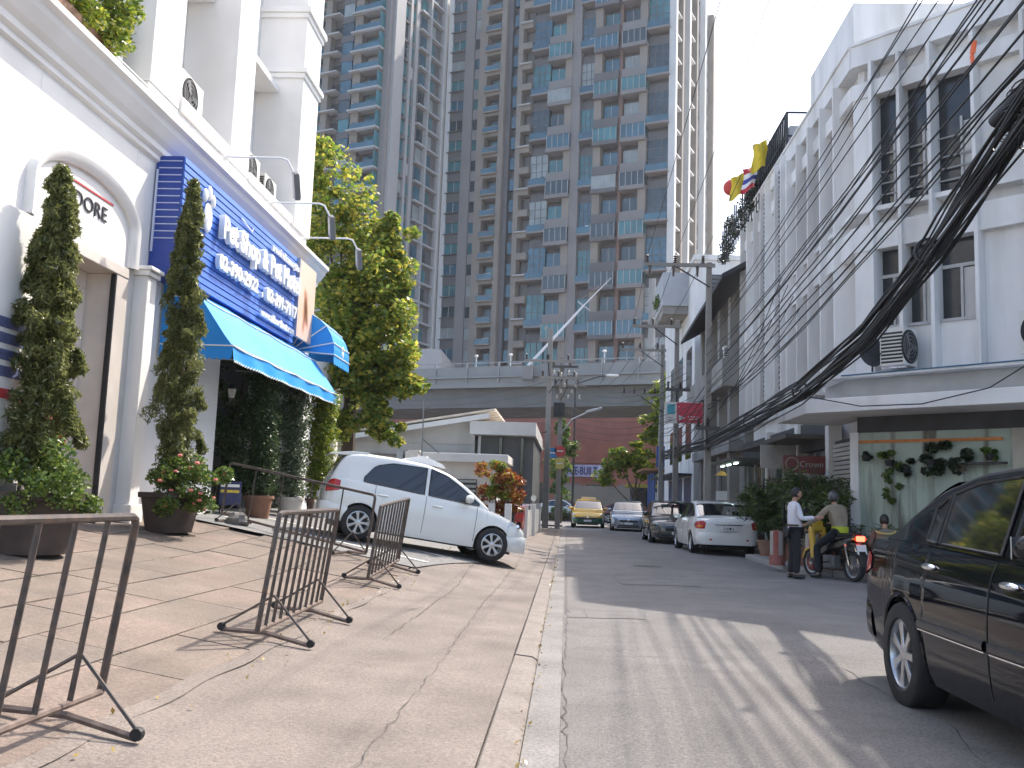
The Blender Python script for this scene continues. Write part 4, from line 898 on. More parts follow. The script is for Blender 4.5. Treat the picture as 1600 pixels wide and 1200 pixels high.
# ================================================================ middle distance, left
def low_building():
    t = thing('low_house', 'low grey house with a broad sloping sheet roof behind the white hatchback', 'house', (-6, 36, .5))
    GW = M('house_grey', (.46, .45, .43), .85, var=.06, scale=1., dirt=(.28, .27, .25), damt=.5, streak=True)
    RF = M('sheet_roof', (.62, .55, .45), .7, var=.1, scale=3, dirt=(.35, .3, .25), dscale=2, damt=.5)
    MB().box(-14, -3.45, 34.5, 44, .2, 3.55).build('wall', GW, t)
    MB().prism([(-14, 3.3), (-3.45, 3.3), (-3.45, 4.25), (-14, 2.6)], 34.45, 34.6, Matrix(((1, 0, 0, 0), (0, 0, 1, 0), (0, 1, 0, 0), (0, 0, 0, 1)))).build('gable_wall', GW, t)
    # roof: planes rising to the right, as sheets side by side
    for k in range(12):
        y0 = 33.9+k*.95
        MB().add([(-14.2, y0, 2.55), (-2.7, y0, 4.62), (-2.7, y0+.93, 4.66), (-14.2, y0+.93, 2.59), (-14.2, y0, 2.47), (-2.7, y0, 4.54), (-2.7, y0+.93, 4.58), (-14.2, y0+.93, 2.51)], [(0, 1, 2, 3), (7, 6, 5, 4), (0, 4, 5, 1), (1, 5, 6, 2), (2, 6, 7, 3), (3, 7, 4, 0)]).build('roof_sheet', RF, t)
    MB().bar((-14, 33.95, 2.35), (-2.9, 33.95, 4.35), .08, .18).build('fascia', M('fascia_white', (.62, .62, .6), .7, var=.05), t)
    for x in (-12, -9, -6.2): MB().box(x-.12, x+.12, 34.3, 34.42, .2, 3.0).build('post', GW, t)
    MB().box(-13, -4.0, 34.38, 34.45, 2.2, 2.85).build('window_band', GLASSD, t)
    u = thing('side_building', 'dark fronted annex with pale flat roof edge right of the low house', 'building', (-2.4, 36, .3))
    MB().box(-3.42, -1.28, 34.8, 44, .1, 3.65).build('wall', M('annex_dark', (.10, .105, .105), .6, var=.1, scale=2), u)
    MB().box(-3.6, -1.18, 33.95, 44.2, 3.66, 4.14).build('roof_slab', M('annex_pale', (.5, .49, .47), .8, var=.05, dirt=(.33, .32, .3), damt=.4), u)
    for x in (-3.3, -2.5, -1.7): MB().box(x-.05, x+.05, 34.7, 34.8, .1, 3.65).build('mullion', GLASSD if x > -3 else WALLW, u)
    MB().box(-3.2, -1.5, 34.72, 34.76, 2.0, 2.06).build('transom', WALLW, u)
    # guard hut
    g = thing('guard_hut', 'small white hut with flat overhanging roof behind the hatchback', 'hut', (-3.8, 31.5, .4))
    HW = M('hut_white', (.66, .65, .63), .8, var=.05, dirt=(.45, .43, .4), damt=.4, streak=True)
    MB().box(-5.1, -2.35, 31.2, 33.4, .1, 2.5).build('wall', HW, g)
    MB().box(-5.35, -1.95, 30.6, 33.7, 2.5, 2.78).build('roof_slab', HW, g, bevel=.02)
    MB().box(-2.45, -2.2, 30.75, 31.0, 2.1, 2.499).build('roof_bracket', HW, g)
    w = MB().box(-3.65, -3.0, 31.15, 31.2, 1.15, 1.95).build('window', TRIMB, g)
    for k in range(5): MB().obox((-3.325, 31.13, 1.24+k*.16), (.31, .012, .05), Matrix.Rotation(R(-35), 3, 'X')).build('louvre', M('louvre_glass', (.4, .41, .4), .2, var=.05), w)
    m = thing('mast_pole', 'thin tall mast beside the white hut', 'mast', (-4.75, 30.4, .4))
    MB().tube([(-4.75, 30.4, .2), (-4.78, 30.4, 4.5)], [.035, .025], 6).build('pole', M('mast_grey', (.25, .25, .25), .5, var=.1), m)
    MB().tube([(-4.76, 30.4, 3.2), (-4.2, 30.4, 2.75)], .012, 5).build('stay', DARK, m)
    MB().ball((-4.6, 30.35, 2.55), .08, 10, 7).build('globe_lamp', M('globe_white', (.7, .7, .68), .3, var=0), m)
    p = thing('gate_post', 'square white post between hatchback roof and hut', 'post', (-4.9, 29.5, .4))
    MB().box(-5.0, -4.72, 29.4, 29.65, .2, 2.72).build('shaft', HW, p, bevel=.01); MB().box(-5.04, -4.68, 29.36, 29.69, 2.72, 2.78).build('cap', HW, p)
low_building()
def croton():
    t = thing('croton_shrub', 'red orange and green croton shrub behind the hatchback bonnet', 'plant', (-2.35, 29.2, .3))
    CRO = LEAF('leaf_croton', (.20, .02, .02), (.42, .13, .03), (.30, .30, .04), .45)
    C = [(-2.0+RNG.uniform(-.75, .55), 29.2+RNG.uniform(-.4, .4), RNG.uniform(.9, 2.35)) for _ in range(34)]
    leaves(clumps(1900, C, [.2]*34, .2), .2, 'foliage', CRO, t, .28, .2)
    C = [(-1.85+RNG.uniform(-.5, .55), 29.1+RNG.uniform(-.3, .3), RNG.uniform(1.4, 2.4)) for _ in range(14)]
    leaves(clumps(700, C, [.18]*14, .2), .2, 'green_foliage', LEAFY, t, .3, .2)
    for k in range(5): MB().tube([(-2.3+.15*k, 29.2, .3), (-2.4+.2*k, 29.15, 1.5)], .02, 5).build('stem', BARK, t)
croton()
def fence():
    HW = M('hut_white')
    t = thing('white_fence', 'low white slatted fence with posts in front of the croton', 'fence', (-1.6, 29, .2))
    for k, (x, y) in enumerate(((-3.6, 28.3), (-2.25, 28.4), (-1.75, 28.4), (-1.35, 31.0), (-1.2, 34.0), (-1.12, 38.0))):
        MB().box(x-.1, x+.1, y-.1, y+.1, 0, 1.2).build('post', HW, t, bevel=.01)
    for k in range(7): MB().box(-3.4+k*.17, -3.3+k*.17, 28.3, 28.33, .2, 1.0).build('slat', HW, t)
    MB().box(-3.5, -2.35, 28.34, 28.38, 1.0, 1.06).build('rail', HW, t); MB().box(-3.5, -2.35, 28.34, 28.38, .3, .36).build('rail', HW, t)
    for k in range(24):
        y = 31.2+k*.28; x = -1.32+.032*(y-31); MB().box(x-.015, x+.015, y, y+.2, .1, 1.0).build('slat', HW, t)
fence()
def parked_bike():
    t = thing('scooter', 'parked scooter with red tail and round mirror behind the white fence', 'motorcycle', (-1.45, 29.7, .1), R(90))
    RD = M('scooter_red', (.4, .03, .03), .3, var=.05, coat=.5)
    for x in (-.6, .6): MB().lathe([(.2, -.05), (.26, -.05), (.28, 0), (.26, .05), (.2, .05)], 20, TR(x, 0, .28, rx=R(90))).build('wheel', TYRE, t, world=False, smooth=True)
    MB().prism([(-.75, .55), (-.2, .45), (.25, .3), (.45, .4), (.5, .95), (.42, .95), (.3, .5), (-.1, .7), (-.8, .85)], -.13, .13, Matrix(((1, 0, 0, 0), (0, 0, 1, 0), (0, 1, 0, 0), (0, 0, 0, 1)))).build('body', RD, t, world=False, bevel=.03)
    MB().box(-.75, -.05, -.14, .14, .82, .92).build('seat', BLACK, t, world=False, bevel=.03)
    MB().tube([(.45, -.33, 1.08), (.48, 0, 1.02), (.45, .33, 1.08)], .018, 6).build('handlebar', CHROME, t, world=False)
    for s in (-1, 1): MB().lathe([(0, 0), (.09, 0), (.09, .02), (0, .02)], 16, TR(.4, s*.4, 1.3, ry=R(-90))).tube([(.45, s*.3, 1.08), (.42, s*.4, 1.28)], .008, 5).build('mirror', CHROME, t, world=False)
    MB().box(-.84, -.8, -.1, .1, .68, .8).build('tail_light', RED, t, world=False)
parked_bike()
# ================================================================ facade helper
BOXC = {}
class Fac:
    """facade frame: u along the wall, d outwards, z up; pieces share mesh data"""
    def __init__(s, org, u, n): s.o = Vector((org[0], org[1], 0)); s.u = Vector((u[0], u[1], 0)).normalized(); s.n = Vector((n[0], n[1], 0)).normalized()
    def el(s, name, u0, u1, d0, d1, z0, z1, mat, par, bevel=0):
        key = (name, round(u1-u0, 3), round(d1-d0, 3), round(z1-z0, 3), mat.name)
        if key not in BOXC:
            a, b, c = (u1-u0)/2, (d1-d0)/2, (z1-z0)/2; me = MB().box(-a, a, -b, b, -c, c).mesh(name); me.materials.append(mat); BOXC[key] = me
        m = Matrix((s.u, s.n, Vector((0, 0, 1)))).transposed().to_4x4()
        m.translation = s.o+s.u*(u0+u1)/2+s.n*(d0+d1)/2+Vector((0, 0, (z0+z1)/2))
        o = place(name, BOXC[key], None, par, bevel)
        if par.parent is not None: o.matrix_parent_inverse = Matrix.Identity(4)
        if par.parent is not None: o.matrix_basis = par.matrix_basis.inverted() @ m
        else: o.matrix_basis = m
        return o
    def p(s, u, d, z): return s.o+s.u*u+s.n*d+Vector((0, 0, z))
# ================================================================ right: white corner building
def corner_building():
    t = thing('corner_building', 'white three storey corner building with vertical fins on the right', 'building', (7.5, 22, .1))
    q = .70710678
    CH = Fac((6, 19.9), (q, -q), (-q, -q)); ST = Fac((6, 19.9), (0, 1), (-1, 0))
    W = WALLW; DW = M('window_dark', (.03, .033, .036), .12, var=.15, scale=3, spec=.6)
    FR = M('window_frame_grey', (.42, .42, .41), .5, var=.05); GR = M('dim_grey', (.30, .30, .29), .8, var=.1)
    # massive core behind the facades
    MB().add([(6.45, 20.1, .1), (16, 10.55, .1), (22, 17, .1), (22, 33, .1), (6.45, 33, .1)]+[(6.45, 20.1, 11.1), (16, 10.55, 11.1), (22, 17, 11.1), (22, 33, 11.1), (6.45, 33, 11.1)],
             [(4, 3, 2, 1, 0), (5, 6, 7, 8, 9)]+[(i, (i+1) % 5, 5+(i+1) % 5, 5+i) for i in range(5)]).build('core', W, t)
    L = 11.
    for F, u0, u1 in ((CH, 0, L), (ST, 0, 13)):
        for z0, z1 in ((6.80, 7.35), (10.2, 10.55)): F.el('band', u0+.002, u1, -.3, .02, z0, z1, W, t)
        F.el('parapet', u0+.003, u1, -.25, .05, 10.95, 11.42, W, t); F.el('coping', u0+.004, u1, -.28, .09, 11.42, 11.49, W, t)
        F.el('sill_ledge', u0+.003, u1, -.3, .0, 7.64, 7.74, W, t)
        F.el('slit_back', u0+.002, u1, -.44, -.252, 10.45, 11.4, W, t); F.el('wall_back', u0+.002, u1, -.44, -.31, 4.1, 10.45, W, t)
    # chamfer fins and bays
    fins = [.47, 1.08, 1.72, 2.58, 3.5, 4.4, 5.3, 6.2, 7.1]
    for u in fins:
        CH.el('fin', u-.035, u+.035, -.3, .14, 4.12, 10.95, W, t)
    CH.el('corner_wall', .01, .435, -.3, -.02, 4.12, 6.8, W, t); CH.el('corner_wall', .01, .435, -.3, -.02, 7.74, 10.2, W, t)
    for i in range(len(fins)-1):
        a, b = fins[i]+.037, fins[i+1]-.037
        if i in (3,):
            CH.el('bay_wall', a, b, -.3, -.16, 4.12, 6.8, W, t); CH.el('bay_wall', a, b, -.3, -.16, 7.74, 10.2, W, t); continue
        CH.el('bay_panel', a, b, -.3, -.12, 4.12, 5.1, W, t)
        w = CH.el('window', a, b, -.31, -.26, 5.1, 6.8, DW, t)
        CH.el('transom', a, b, -.26, -.21, 6.2, 6.27, FR, w); CH.el('mullion', (a+b)/2-.025, (a+b)/2+.025, -.26, -.21, 5.1, 6.2, FR, w); CH.el('sill', a, b, -.26, -.08, 5.1, 5.16, FR, w)
        CH.el('side_pane', (a+b)/2+.03, b-.04, -.258, -.25, 5.18, 6.18, M('frosted_pane', (.45, .45, .44), .3, var=.1), w)
        w = CH.el('window', a, b, -.31, -.26, 7.74, 10.2, DW, t)
        CH.el('mullion', a+(b-a)*.55, a+(b-a)*.55+.05, -.26, -.21, 7.74, 9.3, FR, w); CH.el('blind', a+(b-a)*.62, b-.03, -.258, -.25, 7.9, 9.2, M('frosted_pane'), w)
        for z in (8.0, 8.25, 8.5, 8.9): CH.el('grille_bar', a, b, -.2, -.18, z, z+.03, GR, w)
    # street side fins, closely set
    for k in range(11):
        u = .95+k*1.15
        if 5.6 < u < 9.2: continue
        ST.el('fin', u-.05, u+.05, -.3, .16, 4.12, 10.95, W, t)
        if u < 4.9:
            ST.el('bay_wall', u+.055, u+.62, -.3, -.06, 4.12, 6.8, W, t); ST.el('bay_wall', u+.055, u+.62, -.3, -.06, 7.74, 10.2, W, t)
            ST.el('window_slot', u+.7, u+1.0, -.31, -.27, 7.8, 10.1, DW, t); ST.el('window_slot', u+.7, u+1.0, -.31, -.27, 4.9, 6.7, DW, t)
    # louvre shafts
    LV = M('louvre_grey', (.17, .165, .16), .7, var=.1)
    for u0 in (6.15, 8.2):
        sh = ST.el('louvre_shaft', u0, u0+.62, -.3, .02, 4.3, 11.2, TRIMB, t)
        for s in (u0-.10, u0+.65): ST.el('shaft_edge', s, s+.07, -.3, .2, 4.2, 11.3, W, t)
        for k in range(46): ST.el('louvre', u0+.02, u0+.6, .02, .10, 4.4+k*.147, 4.4+k*.147+.055, LV, t)
    # canopies
    def slab(nm, mat, d, zs, ue, ve):                    # wraps round the corner
        a = CH.p(ue, -.3, 0); pts = [CH.p(ue, d, 0)]
        k = Vector((6-d, 0, 0)); yy = 25.9-d*1.41421-(6-d)
        pts += [Vector((6-d, yy, 0)), Vector((6-d, 19.9+ve, 0)), Vector((6.3, 19.9+ve, 0)), Vector((6.3, 20.2, 0)), a]
        MB().prism([(p.x, p.y) for p in pts], zs[0], zs[1]).build(nm, mat, t, bevel=.012)
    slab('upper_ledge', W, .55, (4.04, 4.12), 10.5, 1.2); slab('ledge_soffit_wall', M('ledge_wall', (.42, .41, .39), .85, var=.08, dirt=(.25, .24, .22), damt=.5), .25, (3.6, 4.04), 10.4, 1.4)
    slab('canopy', W, 1.15, (3.28, 3.56), 10.4, 2.1)
    MB().tube([CH.p(0, .57, 4.09), CH.p(9, .57, 4.13)], .014, 5).build('blue_hose', M('blue_hose', (.03, .12, .2), .5, var=.1), t)
    # ground floor: dark fascia, green stained wall, orange strip, shutter
    CH.el('dark_fascia', .02, L-1, -.3, -.02, 2.95, 3.28, M('fascia_dark', (.05, .05, .05), .7, var=.2), t)
    GN = M('green_stained_wall', (.36, .42, .35), .85, var=.12, scale=1.2, dirt=(.085, .07, .05), dscale=4.5, damt=1., streak=True, bump=.15, bscale=20)
    CH.el('ground_wall', .02, 3.05, -.3, -.04, .1, 2.95, GN, t); CH.el('ground_wall', 3.42, 9, -.3, -.04, .1, 2.95, GN, t)
    CH.el('wall_post', 3.07, 3.40, -.3, .02, .1, 2.95, M('post_beige', (.38, .35, .29), .8, var=.1, dirt=(.2, .18, .15), damt=.5), t)
    CH.el('corner_post', -.12, .06, -.3, .03, .1, 2.95, W, t)
    CH.el('orange_strip', .0, 2.9, -.035, -.01, 2.73, 2.79, M('orange_paint', (.5, .17, .04), .6, var=.2, scale=8), t)
    SHT = M('shutter_slat', (.46, .44, .41), .55, var=.06, dirt=(.3, .28, .25), damt=.4)
    sb = ST.el('shutter_back', .10, 2.0, -.3, -.13, .12, 2.9, TRIMB, t)
    for k in range(27): ST.el('shutter_slat', .1, 2.0, -.13, -.07 if k % 2 else -.08, .14+k*.1, .14+k*.1+.078, SHT, t)
    ST.el('pier', 2.05, 2.35, -.3, .0, .1, 3.28, W, t); ST.el('pier', 4.9, 5.25, -.3, .02, .1, 3.6, W, t); ST.el('pier', 8.6, 8.95, -.3, .02, .1, 3.6, W, t)
    for u0, u1 in ((2.4, 4.85), (5.3, 8.55), (9.0, 12.9)):
        w = ST.el('shopfront', u0, u1, -.3, -.22, .12, 2.75, DW, t)
        for s in np.linspace(u0+.1, u1-.1, 4): ST.el('frame', s-.03, s+.03, -.22, -.17, .12, 2.75, FR, w)
        ST.el('fascia_board', u0, u1, -.3, -.05, 2.78, 3.5, M('fascia_dark'), t)
    ST.el('shop_canopy', 2.6, 8.6, -.2, .85, 3.0, 3.1, M('old_canopy', (.10, .095, .085), .8, var=.2), t)
    ST.el('shop_canopy', 8.9, 13, -.2, 1.05, 2.75, 2.84, M('old_canopy'), t)
    for u in (9.6, 10.9, 12.1): ST.el('lamp_tube', u, u+.6, .7, .74, 2.68, 2.72, M('tube_light', (.8, .9, .85), .4, var=0, emit=(.75, 1, .9, 3.)), t)
    # roof structures
    MB().box(8.2, 13, 27, 32, 11.0, 16.5).build('roof_house', W, t)
    return t, CH, ST
CB, CH, ST = corner_building()
def roof_things():
    t = thing('roof_tank_frame', 'grey sheet metal enclosure in a steel frame on the corner roof', 'roof structure', (7, 26, 11.1))
    G = M('sheet_grey', (.33, .33, .33), .6, var=.08, dirt=(.22, .2, .19), damt=.4)
    MB().box(6.1, 9.2, 26.1, 30.4, 11.1, 12.25).build('enclosure', G, t)
    for x, y in ((6.0, 26.0), (6.0, 31), (8.6, 26.0), (8.6, 31)): MB().bar((x, y, 11), (x, y, 12.6), .06).build('post', DARK, t)
    for a, b in (((6.0, 26.0), (6.0, 31)), ((6.0, 26.0), (8.6, 26.0)), ((8.6, 26.0), (8.6, 31))):
        for z in (12.6, 11.9): MB().bar((*a, z), (*b, z), .05).build('rail', DARK, t)
    for k in range(16): MB().bar((6.0, 26.2+k*.3, 12.6), (6.0, 26.5+k*.3, 11.1), .05).build('lattice', DARK, t)
    u = thing('roof_trellis', 'dark openwork screen along the far roof edge with hanging plants', 'screen', (6, 33, 11))
    for k in range(18): MB().bar((5.95, 29.6+k*.42, 10.9), (5.95, 29.6+k*.42, 12.3+.25*math.sin(k*1.3)), .05).build('upright', DARK, u)
    for z in (11.2, 11.8): MB().bar((5.95, 29.6, z), (5.95, 37, z), .05).build('rail', DARK, u)
    C = [(5.95, 29.8+RNG.uniform(0, 7), 11+RNG.uniform(0, 1.2)) for _ in range(40)]
    leaves(clumps(4000, C, [.24]*40, .2), .09, 'foliage', LEAF('leaf_dark', (.01, .015, .01), (.02, .03, .015), (.04, .05, .03), .1), u)
    RDP = M('red_paper', (.55, .06, .05), .6, var=.1)
    b = thing('paper_lantern', 'round red lantern hanging off the far end of the corner roof', 'lantern', (5.3, 31.2, 12.3))
    MB().ball((5.35, 31.2, 12.15), .30, 16, 12, (1, 1, .92)).build('globe', RDP, b, smooth=True, ang=80); MB().tube([(5.35, 31.2, 12.4), (5.9, 31.0, 12.5)], .015, 5).build('rod', DARK, b)
    for k in range(6): MB().lathe([(.302*math.sin(.5+k*.42)+.002, .276*math.cos(.5+k*.42)), (.302*math.sin(.5+k*.42)+.006, .276*math.cos(.5+k*.42)+.01)], 16, TR(5.35, 31.2, 12.15)).build('rib', M('red_rib', (.4, .03, .03), .6, var=0), b)
    def flag(y, x, z, cols, label, w=.5, h=.75):
        f = thing('roof_flag', label, 'flag', (x, y, z), group='flags on the corner roof')
        MB().tube([(x+.5, y, z-.5), (x-.05, y, z+.35)], .014, 5).build('pole', DARK, f)
        n = len(cols)
        for k, c in enumerate(cols):
            MB().grid(lambda s, v: (x-.05-s*.42+.05*math.sin(v*5), y+.12*math.sin(s*6+v*3), z+.32-v*h-s*.22+.03*math.sin(s*7)), np.linspace(0, 1, 8), np.linspace(k/n, (k+1)/n, 4)).build('cloth' if n == 1 else 'stripe', c, f, smooth=True)
    YF = M('yellow_cloth', (.68, .5, .03), .7, var=.1); TR_ = M('flag_red', (.5, .03, .05), .7, var=.05); TW = M('flag_white', (.75, .75, .75), .7, var=.05); TB = M('flag_blue', (.04, .05, .3), .7, var=.05)
    flag(27.3, 5.75, 12.0, [YF], 'yellow flag nearest the camera on the corner roof edge', .5, .85)
    flag(29.9, 5.55, 11.9, [YF], 'yellow flag beside the red lantern')
    flag(28.6, 5.7, 11.7, [TR_, TW, TB, TW, TR_], 'red white and blue striped flag between the two yellow flags')
roof_things()
def far_right():
    CG = M('old_concrete', (.30, .285, .26), .9, var=.12, scale=1.2, dirt=(.15, .14, .13), dscale=1.1, damt=.7, streak=True, bump=.2, bscale=20)
    t = thing('grey_house', 'stained grey concrete house with a dark overhanging roof beyond the corner building', 'building', (8, 38, .1))
    F = Fac((6.15, 33.05), (0, 1), (-1, 0))
    MB().box(6.15, 14, 33.05, 43.2, .1, 9.4).build('wall', CG, t)
    MB().add([(5.1, 31.6, 9.25), (5.1, 43.2, 8.9), (8, 43.2, 10.6), (8, 31.6, 10.9), (5.1, 31.6, 9.1), (5.1, 43.2, 8.75), (8, 43.2, 10.4), (8, 31.6, 10.7)], [(0, 1, 2, 3), (7, 6, 5, 4), (0, 4, 5, 1), (1, 5, 6, 2), (2, 6, 7, 3), (3, 7, 4, 0)]).build('overhanging_roof', M('dark_roof', (.05, .05, .052), .8, var=.2), t)
    for k in range(4): F.el('pier', 1.0+k*2.4, 1.5+k*2.4, 0, .35, .1, 9.0, CG, t)
    F.el('balcony_wall', .2, 10, 0, .75, 5.6, 6.6, CG, t); F.el('balcony_wall', .2, 10, 0, .5, 3.3, 3.7, CG, t)
    for k in range(4): w = F.el('window', 1.6+k*2.4, 3.2+k*2.4, -.02, .012, 6.9, 8.6, GLASSD, t); F.el('window', 1.6+k*2.4, 3.2+k*2.4, -.02, .012, 4.0, 5.3, GLASSD, t); F.el('shopfront', 1.6+k*2.4, 3.2+k*2.4, -.02, .012, .2, 2.9, GLASSD, t)
    condenser((5.75, 34.6, 6.6), R(-90), 'old condenser on the grey house balcony', None, .8, .6, .3)
    t = thing('white_house', 'tall narrow white house with louvred windows beyond the grey house', 'building', (8, 49, .1))
    F = Fac((5.85, 44.0), (0, 1), (-1, 0)); FF = Fac((5.85, 44.0), (1, 0), (0, -1))
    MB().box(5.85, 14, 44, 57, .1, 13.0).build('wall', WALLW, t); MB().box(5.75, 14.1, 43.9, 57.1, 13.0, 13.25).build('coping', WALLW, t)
    LVG = M('louvre_glass2', (.10, .11, .12), .3, var=.1)
    for z0 in (10.4, 7.2):
        w = FF.el('window', .5, 3.4, -.02, .03, z0, z0+1.9, DARK, t)
        for k in range(9): FF.el('louvre', .55, 3.35, .03, .06, z0+.1+k*.2, z0+.24+k*.2, LVG, w)
    MB().box(4.55, 5.85, 46.5, 50.5, 11.3, 13.0).build('box_balcony', M('balcony_grey', (.42, .43, .45), .7, var=.06), t); MB().box(4.6, 5.85, 46.6, 50.4, 10.9, 11.3).build('balcony_underside', CG, t)
    for k in range(3): F.el('window', 1+k*3.5, 3+k*3.5, -.02, .02, 7.0, 9.0, GLASSD, t); F.el('window', 1+k*3.5, 3+k*3.5, -.02, .02, 3.6, 5.4, GLASSD, t); F.el('shopfront', .8+k*3.5, 3.4+k*3.5, -.02, .02, .2, 2.7, M('shop_blue', (.03, .06, .14), .3, var=.2), t)
    F.el('awning', .5, 11, 0, 1.0, 2.75, 2.85, TRIMB, t)
    leaves(clumps(900, [(4.6, 48+k*.3, 11.7+.2*(k % 3)) for k in range(6)], [.3]*6), .12, 'balcony_plant', LEAFG, t)
    t = thing('blue_shop', 'small shop with blue hangings at the end of the right row', 'shop', (6.5, 62, 0))
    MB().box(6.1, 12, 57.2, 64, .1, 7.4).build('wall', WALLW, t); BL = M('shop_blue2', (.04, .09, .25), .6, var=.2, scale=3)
    for k in range(3): MB().box(5.3, 5.4, 58+k*1.6, 59.2+k*1.6, 1.0, 3.3).build('banner', BL, t)
    MB().box(4.6, 6.1, 57.4, 63, 3.4, 3.55).build('awning', M('shop_awning', (.25, .13, .06), .7, var=.2), t); MB().box(5.4, 6.1, 57.5, 57.6, 3.6, 4.9).build('tall_banner', BL, t)
far_right()
condenser((8.42, 16.66, 4.14), R(-45), 'white condenser with big black fan on ledge at right edge', None, .95, .85, .36, True)
condenser((6.5, 18.75, 4.14), R(45), 'grey condenser standing end-on on the ledge beside the dish', None, .55, .8, .5)
def dish():
    t = thing('satellite_dish', 'dark round satellite dish on the ledge of the corner building', 'dish', (6.4, 18.8, 4.1))
    c = Vector((5.98, 18.95, 4.52)); m = Matrix.Translation(c) @ Vector((.5, -1, .15)).to_track_quat('Z', 'Y').to_matrix().to_4x4()
    MB().lathe([(0, .0), (.12, .008), (.24, .035), (.33, .075), (.335, .07), (.24, .02), (0, -.02)], 28, m).build('reflector', M('dish_dark', (.045, .045, .05), .55, var=.15), t, smooth=True, ang=60)
    MB().tube([m@Vector((0, -.3, .05)), m@Vector((0, -.1, .35))], .012, 5).build('feed_arm', DARK, t); MB().tube([c, (6.1, 19.1, 4.3), (6.1, 19.1, 4.12)], .02, 6).build('mount', DARK, t)
dish()
def hanging_plants():
    """plants fixed to the stained green wall"""
    LABS = ['small hanging plant nearest the shutter on the green wall', 'trailing yellow-green plant hanging on the green wall', 'small dark plant hanging below the trailing one', 'large dark fern hanging on the green wall', 'brown woven basket plant near the black car roof', 'small upright plant on the wall shelf']
    DK = LEAF('leaf_dark2', (.008, .018, .008), (.02, .04, .015), (.05, .075, .03), .2)
    for k, (u, z, r, mat, n) in enumerate(((.28, 2.45, .1, DK, 300), (.78, 2.35, .2, LEAFG, 900), (1.12, 2.22, .15, DK, 500), (1.62, 2.35, .3, DK, 1800), (2.2, 2.25, .27, DK, 1300), (2.72, 2.45, .13, LEAFG, 400))):
        b = CH.p(u, .12, z); t = thing('hanging_plant', LABS[k], 'plant', b, group='plants on the green wall')
        MB().lathe([(0, -.1), (.07, -.1), (.1, .02), (.09, .02)], 12, TR(*b)).build('basket', TRIMB if k != 4 else M('wicker', (.09, .07, .04), .9, var=.3, scale=20), t)
        C = [tuple(b+Vector((RNG.uniform(-r, r), RNG.uniform(-r, r), RNG.uniform(-r*.9, r)))) for _ in range(8)]
        if k == 1: C += [tuple(b+Vector((RNG.uniform(-.12, .2), RNG.uniform(-.15, .1), -.1-.1*j))) for j in range(8)]
        leaves(clumps(n, C, [r*.42]*len(C), .1), .075, 'foliage', mat, t, .6)
    t = thing('wall_shelf', 'dark plank shelf on the green wall behind the car', 'shelf', CH.p(2.5, .1, 2.3))
    p = MB().bar(CH.p(1.9, .12, 2.28), CH.p(3.0, .12, 2.30), .16, .04).build('plank', DARK, t); MB().bar(CH.p(2.0, .0, 2.1), CH.p(2.0, .18, 2.26), .03).build('bracket', DARK, t)
hanging_plants()
def street_plants():
    AR = LEAF('leaf_areca', (.025, .05, .014), (.055, .095, .022), (.14, .17, .035), .35)
    LABS = ['dark bushy areca palm behind the white saloon boot', 'arching areca palm right of the white saloon', 'bamboo-like clump behind the standing person', 'leafy clump between the two people', 'low bush beside the roller shutter', 'dark shrub left of the white saloon roof', 'weedy seedling clump at the foot of the green wall']
    for k, (x, y, h, r, n) in enumerate(((5.2, 24.6, 2.4, .75, 3600), (5.25, 22.7, 2.3, .8, 4200), (5.3, 21.0, 2.6, .8, 4600), (5.55, 19.95, 2.0, .7, 3600), (6.1, 19.1, 1.2, .4, 1200), (5.85, 29.4, 2.3, .6, 2600), (6.7, 18.6, 1.1, .35, 900))):
        t = thing('palm_clump' if k < 4 else 'street_bush', LABS[k], 'plant', (x, y, .12), group='plants along the right pavement')
        pot(t, (x, y, .12), .22, .3, .4, TERRB)
        P = []
        for s in range(26 if k < 4 else 12):
            a = RNG.uniform(0, 6.28); rr = r*RNG.uniform(.4, 1.15); hh = h*RNG.uniform(.45, 1.)
            p0 = np.array((x, y, .5)); p1 = np.array((x+rr*.4*math.cos(a), y+rr*.4*math.sin(a), hh)); p2 = np.array((x+rr*math.cos(a), y+rr*math.sin(a), hh*.82))
            st = MB().tube([p0, p1, p2], [.012, .009, .004], 4); st.build('frond_stem', BARK if s % 2 else LEAFG, t)
            m = n//(26 if k < 4 else 12); tt = RNG.uniform(.15, 1, m)[:, None]
            P.append((1-tt)**2*p0+2*tt*(1-tt)*p1+tt**2*p2+RNG.normal(size=(m, 3))*.07)
        leaves(np.concatenate(P), .19, 'fronds', AR, t, .16, .1)
street_plants()
